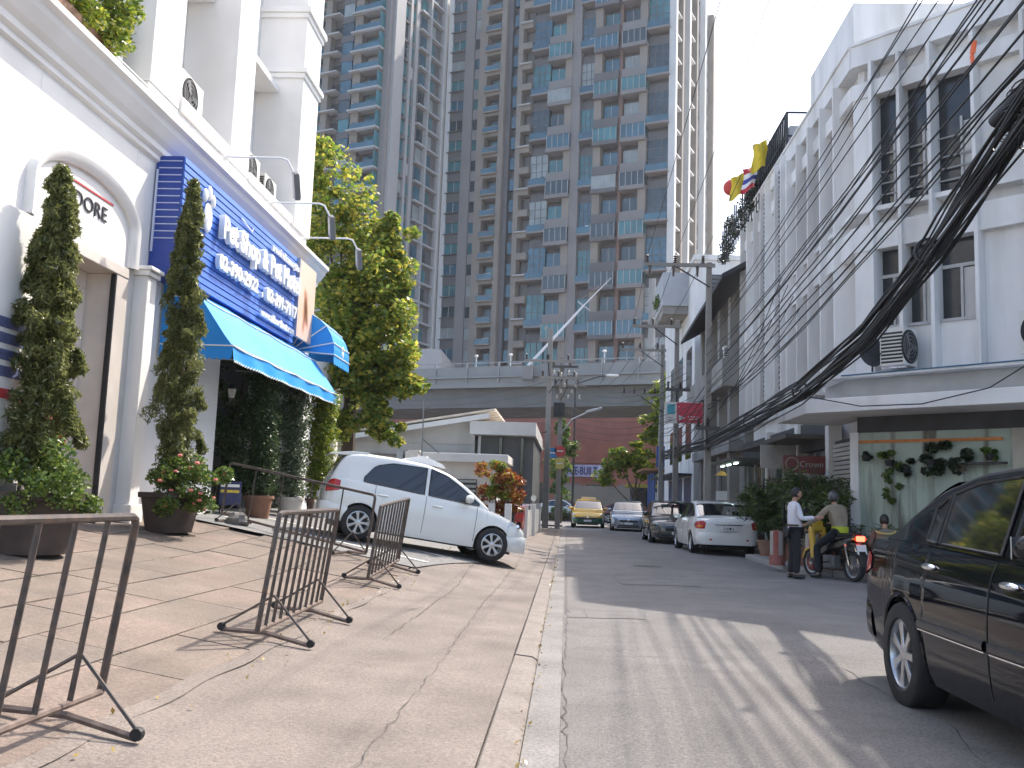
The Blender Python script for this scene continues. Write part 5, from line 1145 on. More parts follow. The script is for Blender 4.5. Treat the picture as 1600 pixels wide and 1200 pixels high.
def roadside():
    RW = M('painted_red', (.27, .07, .055), .7, var=.2, scale=8, dirt=(.5, .45, .4), damt=.3); PW_ = M('painted_white', (.36, .34, .31), .7, var=.1)
    for (x, y, lab) in ((4.55, 20.7, 'red and white painted post left of the standing person'), (5.05, 19.7, 'red and white painted drum between the two people')):
        t = thing('painted_bollard', lab, 'bollard', (x, y, .1), group='red and white posts on the pavement')
        MB().lathe([(0, 0), (.17, 0), (.17, .22), (.0, .22)], 14, TR(x, y, .12)).build('base', RW, t, smooth=True, ang=40)
        for k in range(8):
            a0, a1 = k*math.pi/4, (k+1)*math.pi/4
            MB().grid(lambda a, z: (x+.15*math.cos(a), y+.15*math.sin(a), .34+z), [a0, (a0+a1)/2, a1], [0, .5]).build('stripe', RW if k % 2 else PW_, t)
        MB().lathe([(.15, .72), (0, .74)], 14, TR(x, y, .12)).build('top', RW, t)
    t = thing('restaurant_sign', 'dark red oval lettered sign board standing among the plants', 'sign', (5.2, 21.9, .1))
    SR = M('sign_maroon', (.13, .02, .025), .5, var=.1); SP = M('sign_pale', (.33, .31, .28), .6, var=.15)
    MB().box(4.95, 5.9, 21.85, 21.9, 2.15, 2.55).build('board', SR, t); MB().box(4.95, 5.9, 21.85, 21.9, 1.85, 2.12).build('pale_board', SP, t); MB().box(5.0, 5.85, 21.86, 21.9, 1.3, 1.78).build('menu_board', SP, t)
    MB().lathe([(.13, 0), (.15, 0), (.15, .01), (.13, .01)], 24, TR(5.14, 21.84, 2.36, rx=R(90))).build('ring', SP, t)
    place('lettering', fit_text(text_mesh('Crown', .1, .004), .52, .14), SP, t, mw=Matrix(((1, 0, 0, 5.32), (0, 0, -1, 21.84), (0, 1, 0, 2.29), (0, 0, 0, 1))))
    for x in (4.98, 5.86): MB().box(x-.025, x+.025, 21.9, 21.95, .1, 2.55).build('post', DARK, t)
    t = thing('white_board', 'pale blank board hung under the shop canopy', 'sign', (5.2, 24.5, 2.2)); MB().box(4.95, 5.85, 24.4, 24.46, 2.35, 2.95).build('panel', SP, t); MB().box(5.3, 5.33, 24.4, 24.44, 2.95, 3.05).build('hanger', DARK, t)
    t = thing('dish_lamp', 'yellow dish lamp hung under the far canopy', 'lamp', (5.2, 31.5, 2.4)); MB().lathe([(.0, .16), (.08, .14), (.24, .0), (.22, 0), (0, .1)], 18, TR(5.1, 31.4, 2.35)).build('shade', M('lamp_yellow', (.6, .36, .08), .5, var=.1), t, smooth=True); MB().tube([(5.1, 31.4, 2.5), (5.1, 31.4, 2.76)], .01, 5).build('cord', DARK, t)
    t = thing('light_box', 'small white light box hung below the yellow lamp', 'sign', (5.2, 31.6, 1.6)); MB().box(4.95, 5.3, 31.5, 31.6, 1.55, 1.85).build('case', WHITE, t); MB().tube([(5.12, 31.55, 1.85), (5.12, 31.55, 2.76)], .01, 5).build('rod', DARK, t)
roadside()
# ================================================================ towers, viaduct, main road frontage
A22 = R(22); E1 = Vector((math.cos(A22), -math.sin(A22), 0)); E2 = Vector((math.sin(A22), math.cos(A22), 0))
TG = M('tower_glass_teal', (.045, .18, .20), .1, var=.35, scale=.25, spec=.7)
TB_ = M('tower_glass_blue', (.035, .12, .17), .1, var=.3, scale=.3, spec=.7)
TP = M('tower_panel_grey', (.25, .235, .225), .7, var=.06, scale=.2)
TD = M('tower_panel_dark', (.145, .14, .14), .7, var=.08, scale=.2)
TS = M('tower_stone', (.29, .255, .215), .8, var=.1, scale=.3)
TL = M('tower_light_frame', (.45, .45, .44), .6, var=.05)
TW_ = M('tower_white', (.70, .69, .66), .7, var=.04, scale=.3)
TO = M('tower_terracotta', (.20, .125, .10), .8, var=.1)
TC = M('tower_curtain', (.30, .33, .32), .3, var=.2, scale=.6, spec=.6); TK = M('tower_glass_dark', (.02, .045, .055), .1, var=.3, scale=.4, spec=.7)
def GM(): return [TG, TB_, TG, TB_, TB_, TK, TG, TC, TK, TG][RNG.integers(10)]
def centre_tower():
    t = thing('apartment_tower', 'tall grey and brown apartment tower with stacked blue glass bays, centre', 'tower', (0, 156, 0))
    C0 = (15.3, 150.0); F = Fac(C0, tuple(-E1)[:2], tuple(-E2)[:2]); G = Fac(C0, tuple(E2)[:2], tuple(E1)[:2])
    F.el('core', .02, 42, -28, -1.5, 0, 97, TD, t)
    F.el('left_edge_wall', 42.0, 42.9, -4, .2, 0, 97, TW_, t)
    piers = [(39.1, 37.2, TP, .35), (30.6, 29.7, TD, -.3), (17.44, 15.88, TP, .3), (8.83, 8.26, TO, .12)]
    for a, b, m, d in piers: F.el('pier', b, a, -1.5, d, 6, 97, m, t)
    zt = [90.3+8.4-8.4*k for k in range(12)]
    cols = [(21.85, 17.44), (13.27, 8.83), (8.26, 3.83)]; glass = [(25.2, 21.9), (15.85, 13.3), (3.8, .05)]
    for k, z in enumerate(zt):                           # z = top of a two storey module
        if z < 10: continue
        for c, (a, b) in enumerate(cols):
            m = TP if c != 1 else TD; w = a-b; f = 1 if c != 1 else -1
            bw = F.el('bay_window', b+.05, a-.05, -1.5, .9, z-2.5, z-.15, GM(), t)
            for s in np.linspace(b+.1, a-.1, 5): F.el('mullion', s-.05, s+.05, .9, .96, z-2.5, z-.15, TL, bw)
            F.el('bay_sill', b+.0, a-.0, -1.5, 1.05, z-3.2, z-2.5, m, t); F.el('bay_cap', b+.02, a-.02, -1.5, 1.0, z-.15, z, m, t)
            F.el('reveal_wall', b, b+w*.3, -1.5, .4, z-6.8, z-3.2, TS, t) if f > 0 else F.el('reveal_wall', a-w*.3, a, -1.5, .4, z-6.8, z-3.2, TS, t)
            u0, u1 = (b+w*.34, a-.15) if f > 0 else (b+.15, a-w*.34)
            w2 = F.el('window', u0, u1, -1.5, -.6, z-6.6, z-4.2, GM(), t)
            F.el('mullion', (u0+u1)/2-.06, (u0+u1)/2+.06, -.6, -.54, z-6.6, z-4.2, TL, w2)
            F.el('spandrel', b, a, -1.5, .55, z-8.38, z-6.8, m, t)
        for c, (a, b) in enumerate(glass):
            zz = z-3.1-1.2*(c == 1); g = F.el('tall_glazing', b, a, -1.5, -.35, zz-5.6, zz, GM(), t)
            for s in np.linspace(b, a, 4)[1:-1]: F.el('mullion', s-.05, s+.05, -.35, -.29, zz-5.6, zz, TD, g)
            for q in (1.5, 3.0, 4.4): F.el('transom', b, a, -.35, -.30, zz-q-.04, zz-q+.04, TD, g)
            F.el('dark_recess', b, a, -1.5, -.6, zz, zz+1.6, TD, t); F.el('balcony_slab', b-.05, a+.05, -1.4, .75, zz-5.95, zz-5.6, TP, t)
            F.el('balcony_glass', b, a, .66, .72, zz-5.6, zz-4.5, TB_, t)
            if (k*3+c) % 4 == 0: F.el('laundry', b+.4, b+1.0, .3, .4, zz-5.5, zz-4.2, TW_ if k % 2 else TRIMB, t)
    n = 0; z = 9.
    while z < 95:
        n += 1
        w = F.el('window', 39.2, 41.9, -1.5, -.05, z+1.2, z+3.3, GM(), t); F.el('mullion', 40.5, 40.6, -.05, .01, z+1.2, z+3.3, TL, w); F.el('spandrel', 39.15, 41.95, -1.5, .1, z-.6, z+1.2, TD, t)
        F.el('eave_fin', 39.1, 42.2, .1, .5, z+1.12, z+1.24, TD, t)
        F.el('small_window', 36.0, 37.15, -1.5, -.1, z+1.0, z+3.0, GM(), t); F.el('small_spandrel', 36.0, 37.15, -1.5, .05, z-.9, z+1.0, TP, t)
        F.el('stone_cheek', 34.4, 35.95, -1.5, .5, z-.9, z+3.0, TS, t); F.el('stone_cheek', 30.65, 31.6, -1.5, .5, z-.9, z+3.0, TS, t)
        F.el('lintel', 31.6, 34.4, -1.5, .5, z-.9, z+.05, TS, t); b = F.el('balcony', 31.5, 34.6, .5, 1.05, z-.35, z-.1, TS, t)
        F.el('rail', 31.5, 34.6, .98, 1.04, z+.75, z+.83, TP, b); F.el('rail_glass', 31.6, 34.5, .99, 1.02, z-.1, z+.75, TB_, b)
        F.el('balcony_door', 31.7, 33.6, -1.5, -1.0, z+.05, z+2.4, GM(), t)
        if n % 3 == 0 or n in (4, 10): F.el('condenser', 32.0, 33.1, .1, .7, z+.0, z+1.0, TW_, t)
        F.el('slot_window', 28.2, 29.6, -1.5, -.8, z+.6, z+2.8, TB_, t)
        F.el('stone_cheek', 27.2, 28.1, -1.5, .4, z-.9, z+3.0, TS, t); F.el('stone_sill', 25.3, 27.2, -1.5, .45, z-.9, z+.3, TS, t); F.el('dark_door', 25.4, 26.6, -1.5, -.9, z+.3, z+2.6, TD, t)
        if n % 2: F.el('ledge_rail', 25.2, 27.6, .45, .9, z+.0, z+.25, TL, t)
        z += 3.9
    F.el('crown_glazing', 0, 26, -1.5, .1, 8.0, 10.4, TG, t); F.el('podium', -1, 44, -25, 1.2, 0, 7.9, TP, t)
    # sunlit right hand flank
    G.el('flank', 1.55, 28, -1.5, -.02, 7.9, 97, TW_, t); G.el('corner_wall', .0, 1.5, -.12, -.02, 7.9, 97, TW_, t)
    for k, u in enumerate((.2, 4.5, 9.0, 14, 20, 26.5)): G.el('flank_fin', u, u+1.0, -.02, 1.0, 7.9, 97, TW_ if k % 2 == 0 else TS, t)
    z = 10.
    while z < 95:
        for u in (2.0, 6.3, 11.0, 16.3, 22.5): G.el('flank_window', u, u+1.8, -.02, .06, z, z+2.2, TB_, t)
        for u in (1.4, 10.3): G.el('flank_balcony', u, u+2.9, -.02, .9, z-.8, z-.55, TW_, t)
        z += 4.2
centre_tower()
def left_tower():
    t = thing('apartment_tower', 'slim dark apartment tower with pale balcony slabs behind the leafy tree', 'tower', (-36, 158, 0))
    D0 = (-32.45, 150.0); F = Fac(D0, tuple(-E1)[:2], tuple(-E2)[:2]); G = Fac(D0, tuple(E2)[:2], tuple(E1)[:2])
    F.el('core', .02, 26, -22, -1.2, 0, 98, TD, t)
    F.el('corner_pier', -.02, 1.0, -1.2, .05, 20, 98, TP, t)
    n = 0; z = 24.
    while z < 96:
        n += 1; j = n % 2
        F.el('balcony_slab', 1.0, 7.2, -1.2, 1.3, z, z+.28, TL, t); F.el('balcony_front', 1.2, 5.0, 1.1, 1.25, z-.35, z+.0, TP, t)
        F.el('balcony_glass', 1.1, 6.4, 1.18, 1.22, z+.28, z+1.2, TB_, t)
        F.el('glazing', 1.2, 4.6, -1.2, -.7, z+.4, z+2.9, GM(), t)
        F.el('corner_glass', 1.02, 1.35, -.7, 1.1, z+.3, z+2.9, TG, t)
        F.el('stone_pier', 5.4, 7.0, -1.2, .3, z-.6, z+2.9, TS, t)
        for s in (.2, 1.4): F.el('vent', 5.9, 6.5, .3, .34, z+s, z+s+.5, TD, t)
        F.el('window', 7.6, 9.8, -1.2, -.1, z+.6, z+2.9, GM(), t); F.el('spandrel', 7.4, 10.0, -1.2, .0, z-.65, z+.55, TD, t)
        F.el('stone_pier', 12.3, 13.6, -1.2, .2, z-.6, z+2.9, TS, t); F.el('shade_slab', 10.1, 17.5, -1.2, .9, z+.9, z+1.15, TL, t)
        for u in (14.0, 15.7, 17.4, 20.): F.el('window', u, u+1.4, -1.2, -.4, z+.4, z+2.7, GM(), t)
        F.el('dark_opening', 10.3, 12.1, -1.2, -1.0, z+1.2, z+2.9, TRIMB, t)
        z += 3.55
    # right flank with window columns and a frame grid
    G.el('flank', 1.25, 18.5, -6, -.02, 0, 98, TP, t)
    G.el('flank_pier', 1.0, 3.9, -.02, .6, 24, 98, M('tower_flank_pale', (.42, .41, .40), .7, var=.05), t); G.el('flank_pier', 5.6, 6.3, -.02, .6, 24, 98, M('tower_flank_pale'), t)
    G.el('flank_pier', 7.9, 8.9, -.02, .35, 24, 98, M('tower_flank_pale'), t); G.el('flank_post', 12.0, 12.5, -.02, .9, 24, 98, TL, t); G.el('flank_post', 17.0, 17.5, -.02, .6, 20, 98, TL, t); G.el('flank_dark', 9.2, 16.9, -.02, .1, 24, 98, TD, t)
    G.el('flank_edge', 17.6, 18.5, -.02, .8, 0, 98, TW_, t)
    z = 25.; n = 0
    while z < 96:
        n += 1
        G.el('window', 4.0, 5.5, -.02, .12, z, z+2.4, GM(), t); G.el('dark_lintel', 4.0, 5.6, -.02, .5, z+2.5, z+2.8, TD, t); G.el('window', 6.5, 7.7, -.02, .1, z+.3, z+2.4, TL if n % 5 == 0 else TG, t)
        G.el('frame_bar', 9.2, 16.9, .1, .85, z-.25, z+.12, TL, t)
        G.el('window', 9.8, 11.7, .1, .16, z+.4, z+2.8, GM(), t); G.el('window', 13, 15, .1, .16, z+.4, z+2.8, GM(), t)
        z += 3.55
    MB().box(-40, -19.5, 138, 175, 0, 23.5).build('podium', M('tower_flank_pale'), t)
left_tower()
def viaduct():
    t = thing('rail_viaduct', 'long grey concrete elevated rail viaduct crossing the end of the street', 'viaduct', (0, 76, 0))
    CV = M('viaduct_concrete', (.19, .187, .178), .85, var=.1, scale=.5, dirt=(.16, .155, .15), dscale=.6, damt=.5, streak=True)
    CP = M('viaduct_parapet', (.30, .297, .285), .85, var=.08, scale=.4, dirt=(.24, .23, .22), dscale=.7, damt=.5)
    F = Fac((-0.0, 74.6), tuple(E1)[:2], tuple(-E2)[:2])
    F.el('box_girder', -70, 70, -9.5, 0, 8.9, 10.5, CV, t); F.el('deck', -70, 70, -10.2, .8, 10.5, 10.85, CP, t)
    for k in range(44): F.el('parapet_panel', -66+k*3.0, -63.06+k*3.0, .62, .78, 10.86, 12.25, CP, t)
    F.el('handrail', -66, 66, .66, .74, 12.55, 12.63, M('rail_grey', (.3, .3, .3), .6, var=.05), t)
    for k in range(45): F.el('rail_post', -66.05+k*3.0, -65.93+k*3.0, .78, .92, 10.9, 12.6, M('rail_grey'), t)
    F.el('cable_tray', -70, 70, .8, 1.0, 11.3, 11.42, M('rail_grey'), t)
    for u in (-22, 10.5): MB().lathe([(1.1, 0), (1.1, 8.0), (2.2, 8.89)], 20, TR(*F.p(u, -4.8, 0))).build('pillar', CV, t)
    for u in (-8.4, -5.2, 3.0):
        l = thing('track_lamp', {-8.4: 'small white lamp on the viaduct parapet, left one', -5.2: 'small white lamp on the viaduct parapet, middle one', 3.0: 'small white lamp on the viaduct parapet, right one'}[u], 'lamp', F.p(u, .5, 12.6), group='lamps on the viaduct parapet')
        p = F.p(u, .3, 12.3); MB().tube([p, p+Vector((0, 0, .8))], .05, 6).build('stem', STEEL, l); MB().ball(tuple(p+Vector((0, 0, .95))), .17, 10, 7, (1, 1, .7)).build('head', TW_, l, smooth=True)
    # station mast and slanting tube behind the parapet
    m = thing('signal_mast', 'pale vertical mast rising behind the viaduct parapet', 'mast', F.p(4.6, -6, 10.8)); p = F.p(4.9, -6, 10.8)
    MB().tube([p, p+Vector((0, 0, 9.6))], .3, 10).build('shaft', CP, m)
viaduct()
def crane():
    t = thing('crane_boom', 'white slanting crane boom rising left of the centre behind the viaduct', 'crane', (-1.5, 78, 10.8))
    W = M('boom_white', (.42, .43, .45), .5, var=.05)
    a, b, c = Vector((-3.4, 74, 12.0)), Vector((1.0, 79, 18.1)), Vector((3.4, 81.5, 21.2))
    MB().tube([a, b], [.13, .1], 8).build('lower_boom', W, t); MB().tube([b, c], [.06, .035], 7).build('upper_boom', W, t)
    MB().bar(b+Vector((-.5, 0, .35)), b+Vector((.55, 0, -.4)), .13, .1).build('joint_head', W, t); MB().tube([b+Vector((-.3, 0, .5)), c], .03, 5).build('stay_cable', DARK, t)
    MB().box(-3.8, -3.0, 73.6, 74.4, 10.9, 12.0).build('base', TP, t)
crane()
def brick_building():
    t = thing('brick_building', 'long red brick building under the viaduct with a purple banner', 'building', (3, 100, 0))
    BK = M('red_brick', (.40, .165, .12), .9, var=.12, scale=.8, dirt=(.27, .12, .09), dscale=1.2, damt=.5, bump=.2, bscale=8)
    F = Fac((-2.0, 96.0), tuple(E1)[:2], tuple(-E2)[:2])
    F.el('wall', -30, 26, -14, 0, 0, 13.5, BK, t); F.el('ledge', -30, 26, 0, .25, 5.3, 5.6, BK, t); F.el('coping', -30, 26, -14.1, .2, 13.5, 13.9, TS, t)
    for k in range(56): F.el('brick_course', -30, 26, 0, .03, 5.7+k*.14, 5.7+k*.14+.10, BK, t)
    F.el('banner', 2.1, 6.9, .25, .32, 3.9, 5.1, M('banner_lilac', (.45, .44, .62), .6, var=.1), t)
    F.el('banner_panel', 5.6, 6.85, .32, .34, 3.95, 5.05, M('banner_pale', (.62, .63, .78), .6, var=.05), t)
    m = Matrix((E1, Vector((0, 0, 1)), -E2)).transposed().to_4x4(); m.translation = F.p(2.3, .34, 4.1)
    place('lettering', fit_text(text_mesh('PRE-BUILT', .5, .02, .01), 3.2, .78), M('banner_navy', (.05, .05, .16), .6, var=0), t, mw=m)
    F.el('window_band', -26, -3, .0, .04, 6.2, 9.0, GLASSD, t)
    for k in range(8): F.el('shop_bay', -6+k*3.4, -3.2+k*3.4, 0, .06, .2, 3.2, GLASSD if k % 2 else TP, t)
    F.el('pale_wall', 1.5, 9.0, .06, .12, .2, 3.0, TS, t)
    k = thing('kiosk', 'dark street kiosk with yellow roof edge under the small tree', 'kiosk', (6.6, 78, 0))
    MB().box(5.0, 9.5, 72, 75, 0, 2.6).build('wall', M('kiosk_dark', (.03, .05, .08), .4, var=.2), k); MB().box(4.6, 9.8, 71.6, 75.2, 2.6, 2.85).build('roof', M('kiosk_yellow', (.35, .3, .05), .6, var=.2), k)
    for q in range(4): MB().box(5.2+q*1.1, 6.1+q*1.1, 71.95, 72.0, .8, 2.3).build('window', TL if q % 2 else GLASSD, k)
    h = thing('clipped_hedge', 'low clipped hedge along the far side of the main road', 'hedge', (-1, 68, 0)); MB().box(-8, .6, 67.2, 68, 0, .55).build('core', BARK, h)
    leaves(clumps(5000, [(-8+RNG.uniform(0, 8.6), 67.5+RNG.uniform(-.4, .4), RNG.uniform(.2, .8)) for _ in range(50)], [.3]*50), .14, 'foliage', LEAFG, h)
    p = thing('lamp_post', 'thin dark lamp post near the taxi at the street end', 'lamp post', (.4, 64, 0)); MB().tube([(.4, 64, 0), (.4, 64, 9.5)], [.09, .06], 7).build('pole', DARK, p); MB().tube([(.4, 64, 9.4), (2.0, 63.5, 9.9), (2.6, 63.2, 9.95)], .04, 6).build('arm', DARK, p); MB().box(2.4, 3.3, 63.0, 63.4, 9.88, 10.02).build('lamp_head', TW_, p, bevel=.04)
brick_building()
broad_tree('street_tree', 'small umbrella shaped tree on the far side of the main road', (4.6, 66, 0), 4.6, [((2.6, 66, 3.3), .9), ((4, 66, 3.9), 1.0), ((5.4, 66, 4.1), 1.0), ((7.0, 66, 3.6), .9), ((8.2, 66, 4.2), .7), ((3.4, 66, 4.5), .7), ((5.0, 66.2, 5.0), .7)], 4200, .32, LEAFY, .14, 'trees by the main road')
broad_tree('street_tree', 'slim green tree behind the left power poles', (-.4, 60, 0), 6, [((-.6, 60, 3.4), .8), ((-.3, 60, 4.8), .7), ((-.5, 60, 2.2), .7), ((-.4, 60, 6.0), .5)], 2400, .26, LEAFG, .1, 'trees by the main road')
broad_tree('street_tree', 'bright tree leaning out above the blue shop on the right', (6.6, 66, 0), 9.5, [((6.3, 64, 8.6), 1.0), ((6.0, 64, 7.2), .9), ((5.7, 64.2, 6.0), .7), ((7.0, 64.4, 9.5), .9)], 2600, .3, LEAFY, .14, 'trees by the main road')
V = dict(SEDAN); V['spokes'] = 5
car('saloon_car', 'white car crossing on the main road left of the taxi', (-.2, 71.5, 0), R(-20), V, PWH)
car('saloon_car', 'dark red car parked far off between taxi and silver saloon', (4.4, 64.5, 0), R(-22), V, M('maroon_paint', (.2, .02, .02), .3, var=.05, coat=.7))
# ================================================================ power poles and cables
PC = M('pole_concrete', (.27, .25, .225), .85, var=.15, scale=3, dirt=(.15, .14, .125), dscale=3, damt=.5, bump=.2, bscale=30)
CAB = M('cable_black', (.014, .014, .015), .5, var=.15, scale=4)
PORC = M('insulator_white', (.62, .6, .56), .25, var=.05); PORB = M('insulator_brown', (.05, .03, .022), .3, var=.1)
def insulator(par, p, h=.28, mat=PORB):
    m = MB(); prof = []
    for k in range(4): prof += [(.03, h*k/4), (.075, h*(k+.35)/4), (.03, h*(k+.7)/4)]
    m.lathe([(0, 0)]+prof+[(.02, h), (0, h)], 10, TR(*p)); return m.build('insulator', mat, par, smooth=True, ang=50)
def power_pole(x, y, h, label, arms, w=.24, lean=0.):
    t = thing('power_pole', label, 'pole', (x, y, 0), group='concrete power poles')
    m = MB(); a, b = w/2, w*.36
    m.add([(x-a, y-a, 0), (x+a, y-a, 0), (x+a, y+a, 0), (x-a, y+a, 0), (x-b+lean, y-b, h), (x+b+lean, y-b, h), (x+b+lean, y+b, h), (x-b+lean, y+b, h)], [(3, 2, 1, 0), (4, 5, 6, 7), (0, 1, 5, 4), (1, 2, 6, 5), (2, 3, 7, 6), (3, 0, 4, 7)])
    m.build('shaft', PC, t, bevel=.02)
    for z, x0, x1, ins in arms:
        arm = MB().box(x0, x1, y-.18, y-.10, z-.06, z+.06).build('crossarm', PC if ins > 2 else M('arm_dark', (.09, .085, .08), .7, var=.1), t)
        for k in range(ins): insulator(t, (x0+.1+(x1-x0-.5)*k/max(1, ins-1), y-.14, z+.06))
        MB().bar((x, y-.15, z-.75), (x0+(x1-x0)*.45, y-.15, z-.06), .04).build('strut', DARK, t)
    return t
p1 = power_pole(4.62, 31.35, 9.55, 'nearest right hand power pole with long crossarm to the left', [(9.42, 2.42, 4.8, 3), (3.9, 4.2, 5.0, 2)])
for k in range(3): MB().tube([(2.6+k*.8, 31.15, 9.36), (2.6+k*.8, 31.15, 9.0)], [.06, .03], 8).build('fuse_holder', PORB, p1)
power_pole(4.35, 38.2, 8.9, 'middle right hand power pole behind the red sign', [(8.6, 2.5, 4.5, 3), (6.0, 3.9, 4.9, 2)])
power_pole(4.25, 43.0, 8.7, 'farthest right hand power pole beside the middle one', [(8.4, 2.3, 4.4, 3), (6.3, 2.4, 4.3, 4)])
p4 = power_pole(-.98, 44.5, 9.6, 'left hand power pole carrying white insulators', [(8.0, -2.2, .3, 3), (7.2, -1.4, .6, 3)], .3)
p5 = power_pole(-.42, 45.6, 8.4, 'second left hand power pole with street lamp and small signs', [(7.9, -.9, .4, 2), (7.0, -.8, .8, 3)], .26)
for k in range(5): insulator(p4, (-1.2, 44.4, 9.55+k*0), .12, PORC) if k == 0 else insulator(p4, (-1.1+.35*k, 44.3, 7.25+.1*(k % 2)), .2, PORC)
for k in range(7): insulator(p5, (-.6+.18*k, 45.3, 6.3+.28*(k % 3)), .2, PORC)
MB().box(-.75, -.2, 45.2, 45.5, 5.4, 6.1).build('junction_box', DARK, p5, bevel=.02)
def lamp_arm():
    t = thing('street_lamp', 'grey street lamp head on a slanting arm from the left poles', 'lamp', (-.3, 45.4, 5))
    MB().tube([(-.35, 45.4, 4.6), (.15, 45.2, 5.3), (.9, 45, 5.65)], .035, 6).build('arm', STEEL, t); MB().obox((1.2, 44.9, 5.75), (.4, .13, .06), Matrix.Rotation(R(-16), 3, 'Y')).build('lamp_head', M('lamp_head_pale', (.55, .56, .56), .4, var=.05), t, bevel=.04)
    u = thing('reflection_slats', 'two bright slanting slats beside the left pole for tube-like reflections', 'fitting', (-1.9, 43.5, 4.4))  # pale bars whose bright colour stands for fluorescent-like reflections
    for k, (a, b) in enumerate((((-2.4, 43.5, 4.75), (-1.75, 43.5, 4.25)), ((-1.55, 43.5, 4.1), (-1.1, 43.5, 3.7)))): MB().bar(a, b, .1, .06).build('strip', M('bright_strip', (.75, .72, .6), .3, var=.05), u)
    MB().tube([(-1.9, 43.55, 4.35), (-1.0, 44.4, 4.6)], .02, 5).build('bracket', DARK, u)
    for (x, z, c, nm, lab) in ((-.75, 3.65, (.05, .22, .45), 'blue', 'small blue plate on the left power poles'), (-.38, 3.75, (.55, .06, .05), 'red', 'small red round plate on the left power poles'), (-.38, 3.15, (.6, .5, .12), 'yellow', 'small yellow plate below the red one on the left poles')):
        s = thing('pole_plate', lab, 'sign', (x, 45.3, z), group='small plates on the left poles'); mt = M('plate_'+nm, c, .5, var=.05)
        if nm == 'red': MB().lathe([(0, 0), (.27, 0), (.27, .02), (0, .02)], 20, TR(x, 45.3, z, rx=R(90))).build('disc', mt, s)
        else: MB().box(x-.2, x+.2, 45.28, 45.31, z-.25, z+.25).build('plate', mt, s, bevel=.01)
        MB().box(x-.15, x+.15, 45.27, 45.279, z-.03, z+.03).build('mark', WHITE, s)
lamp_arm()
def time_sign():
    t = thing('hanging_sign', 'red and white rectangular sign box beside the right hand poles', 'sign', (3.6, 36, 4.2))
    SW = M('sign_white', (.6, .58, .54), .5, var=.04); SR = M('sign_red', (.5, .03, .06), .45, var=.06, dirt=(.55, .15, .17), damt=.3); ST_ = M('sign_teal', (.05, .3, .38), .5, var=.1)
    MB().box(3.62, 5.35, 36.0, 36.18, 4.0, 5.35).build('case', SW, t, bevel=.01); MB().box(4.16, 5.33, 35.985, 36.0, 4.03, 5.32).build('red_panel', SR, t); MB().box(3.72, 4.06, 35.985, 36.0, 4.55, 5.2).build('teal_panel', ST_, t)
    T = lambda s, x, z, w, h, m: place('lettering', fit_text(text_mesh(s, .3, .003, .004), w, h), m, t, mw=Matrix(((1, 0, .18, x), (0, 0, -1, 35.98), (0, 1, 0, z), (0, 0, 0, 1))))
    T('Thanna', 4.2, 4.72, .95, .36, SW); T('Hotel', 3.75, 4.32, .22, .07, INKD); T('Restaurant', 3.75, 4.17, .3, .07, INKD)
    MB().add([(4.25, 35.98, 4.15), (4.55, 35.98, 4.34), (4.25, 35.98, 4.53)], [(0, 1, 2)]).build('arrow', SW, t); MB().box(4.65, 5.1, 35.978, 35.984, 4.4, 4.44).build('text_line', SW, t); MB().box(4.65, 5.1, 35.978, 35.984, 4.25, 4.29).build('text_line', SW, t)
    MB().tube([(4.9, 36.1, 5.35), (5.5, 36.3, 5.6), (6.2, 36.4, 5.6)], .02, 5).build('hanger', DARK, t)
    t.matrix_basis = Matrix.Translation((3.66, 36, 4.58)) @ Matrix.Diagonal((.84, 1, .6, 1))
time_sign()
def sagline(a, b, sag, n=22, wob=0.):
    a, b = Vector(a), Vector(b); ph = RNG.uniform(0, 6); return [a.lerp(b, k/n)-Vector((0, 0, sag*4*(k/n)*(1-k/n)))+Vector((wob*math.sin(k*1.1+ph), 0, wob*math.cos(k*.9+ph))) for k in range(n+1)]
def cable(pts, r, label, group, n=5, name='overhead_cable'):
    o = MB().tube(pts, r, n).build(name, CAB, None, smooth=True, ang=80); tag(o, label, 'cable', group); return o
ORD = ['lowest', 'second lowest', 'third lowest', 'fourth lowest', 'fifth lowest', 'sixth lowest', 'seventh lowest', 'eighth lowest', 'ninth lowest']
LMR = ['leftmost', 'middle', 'rightmost']
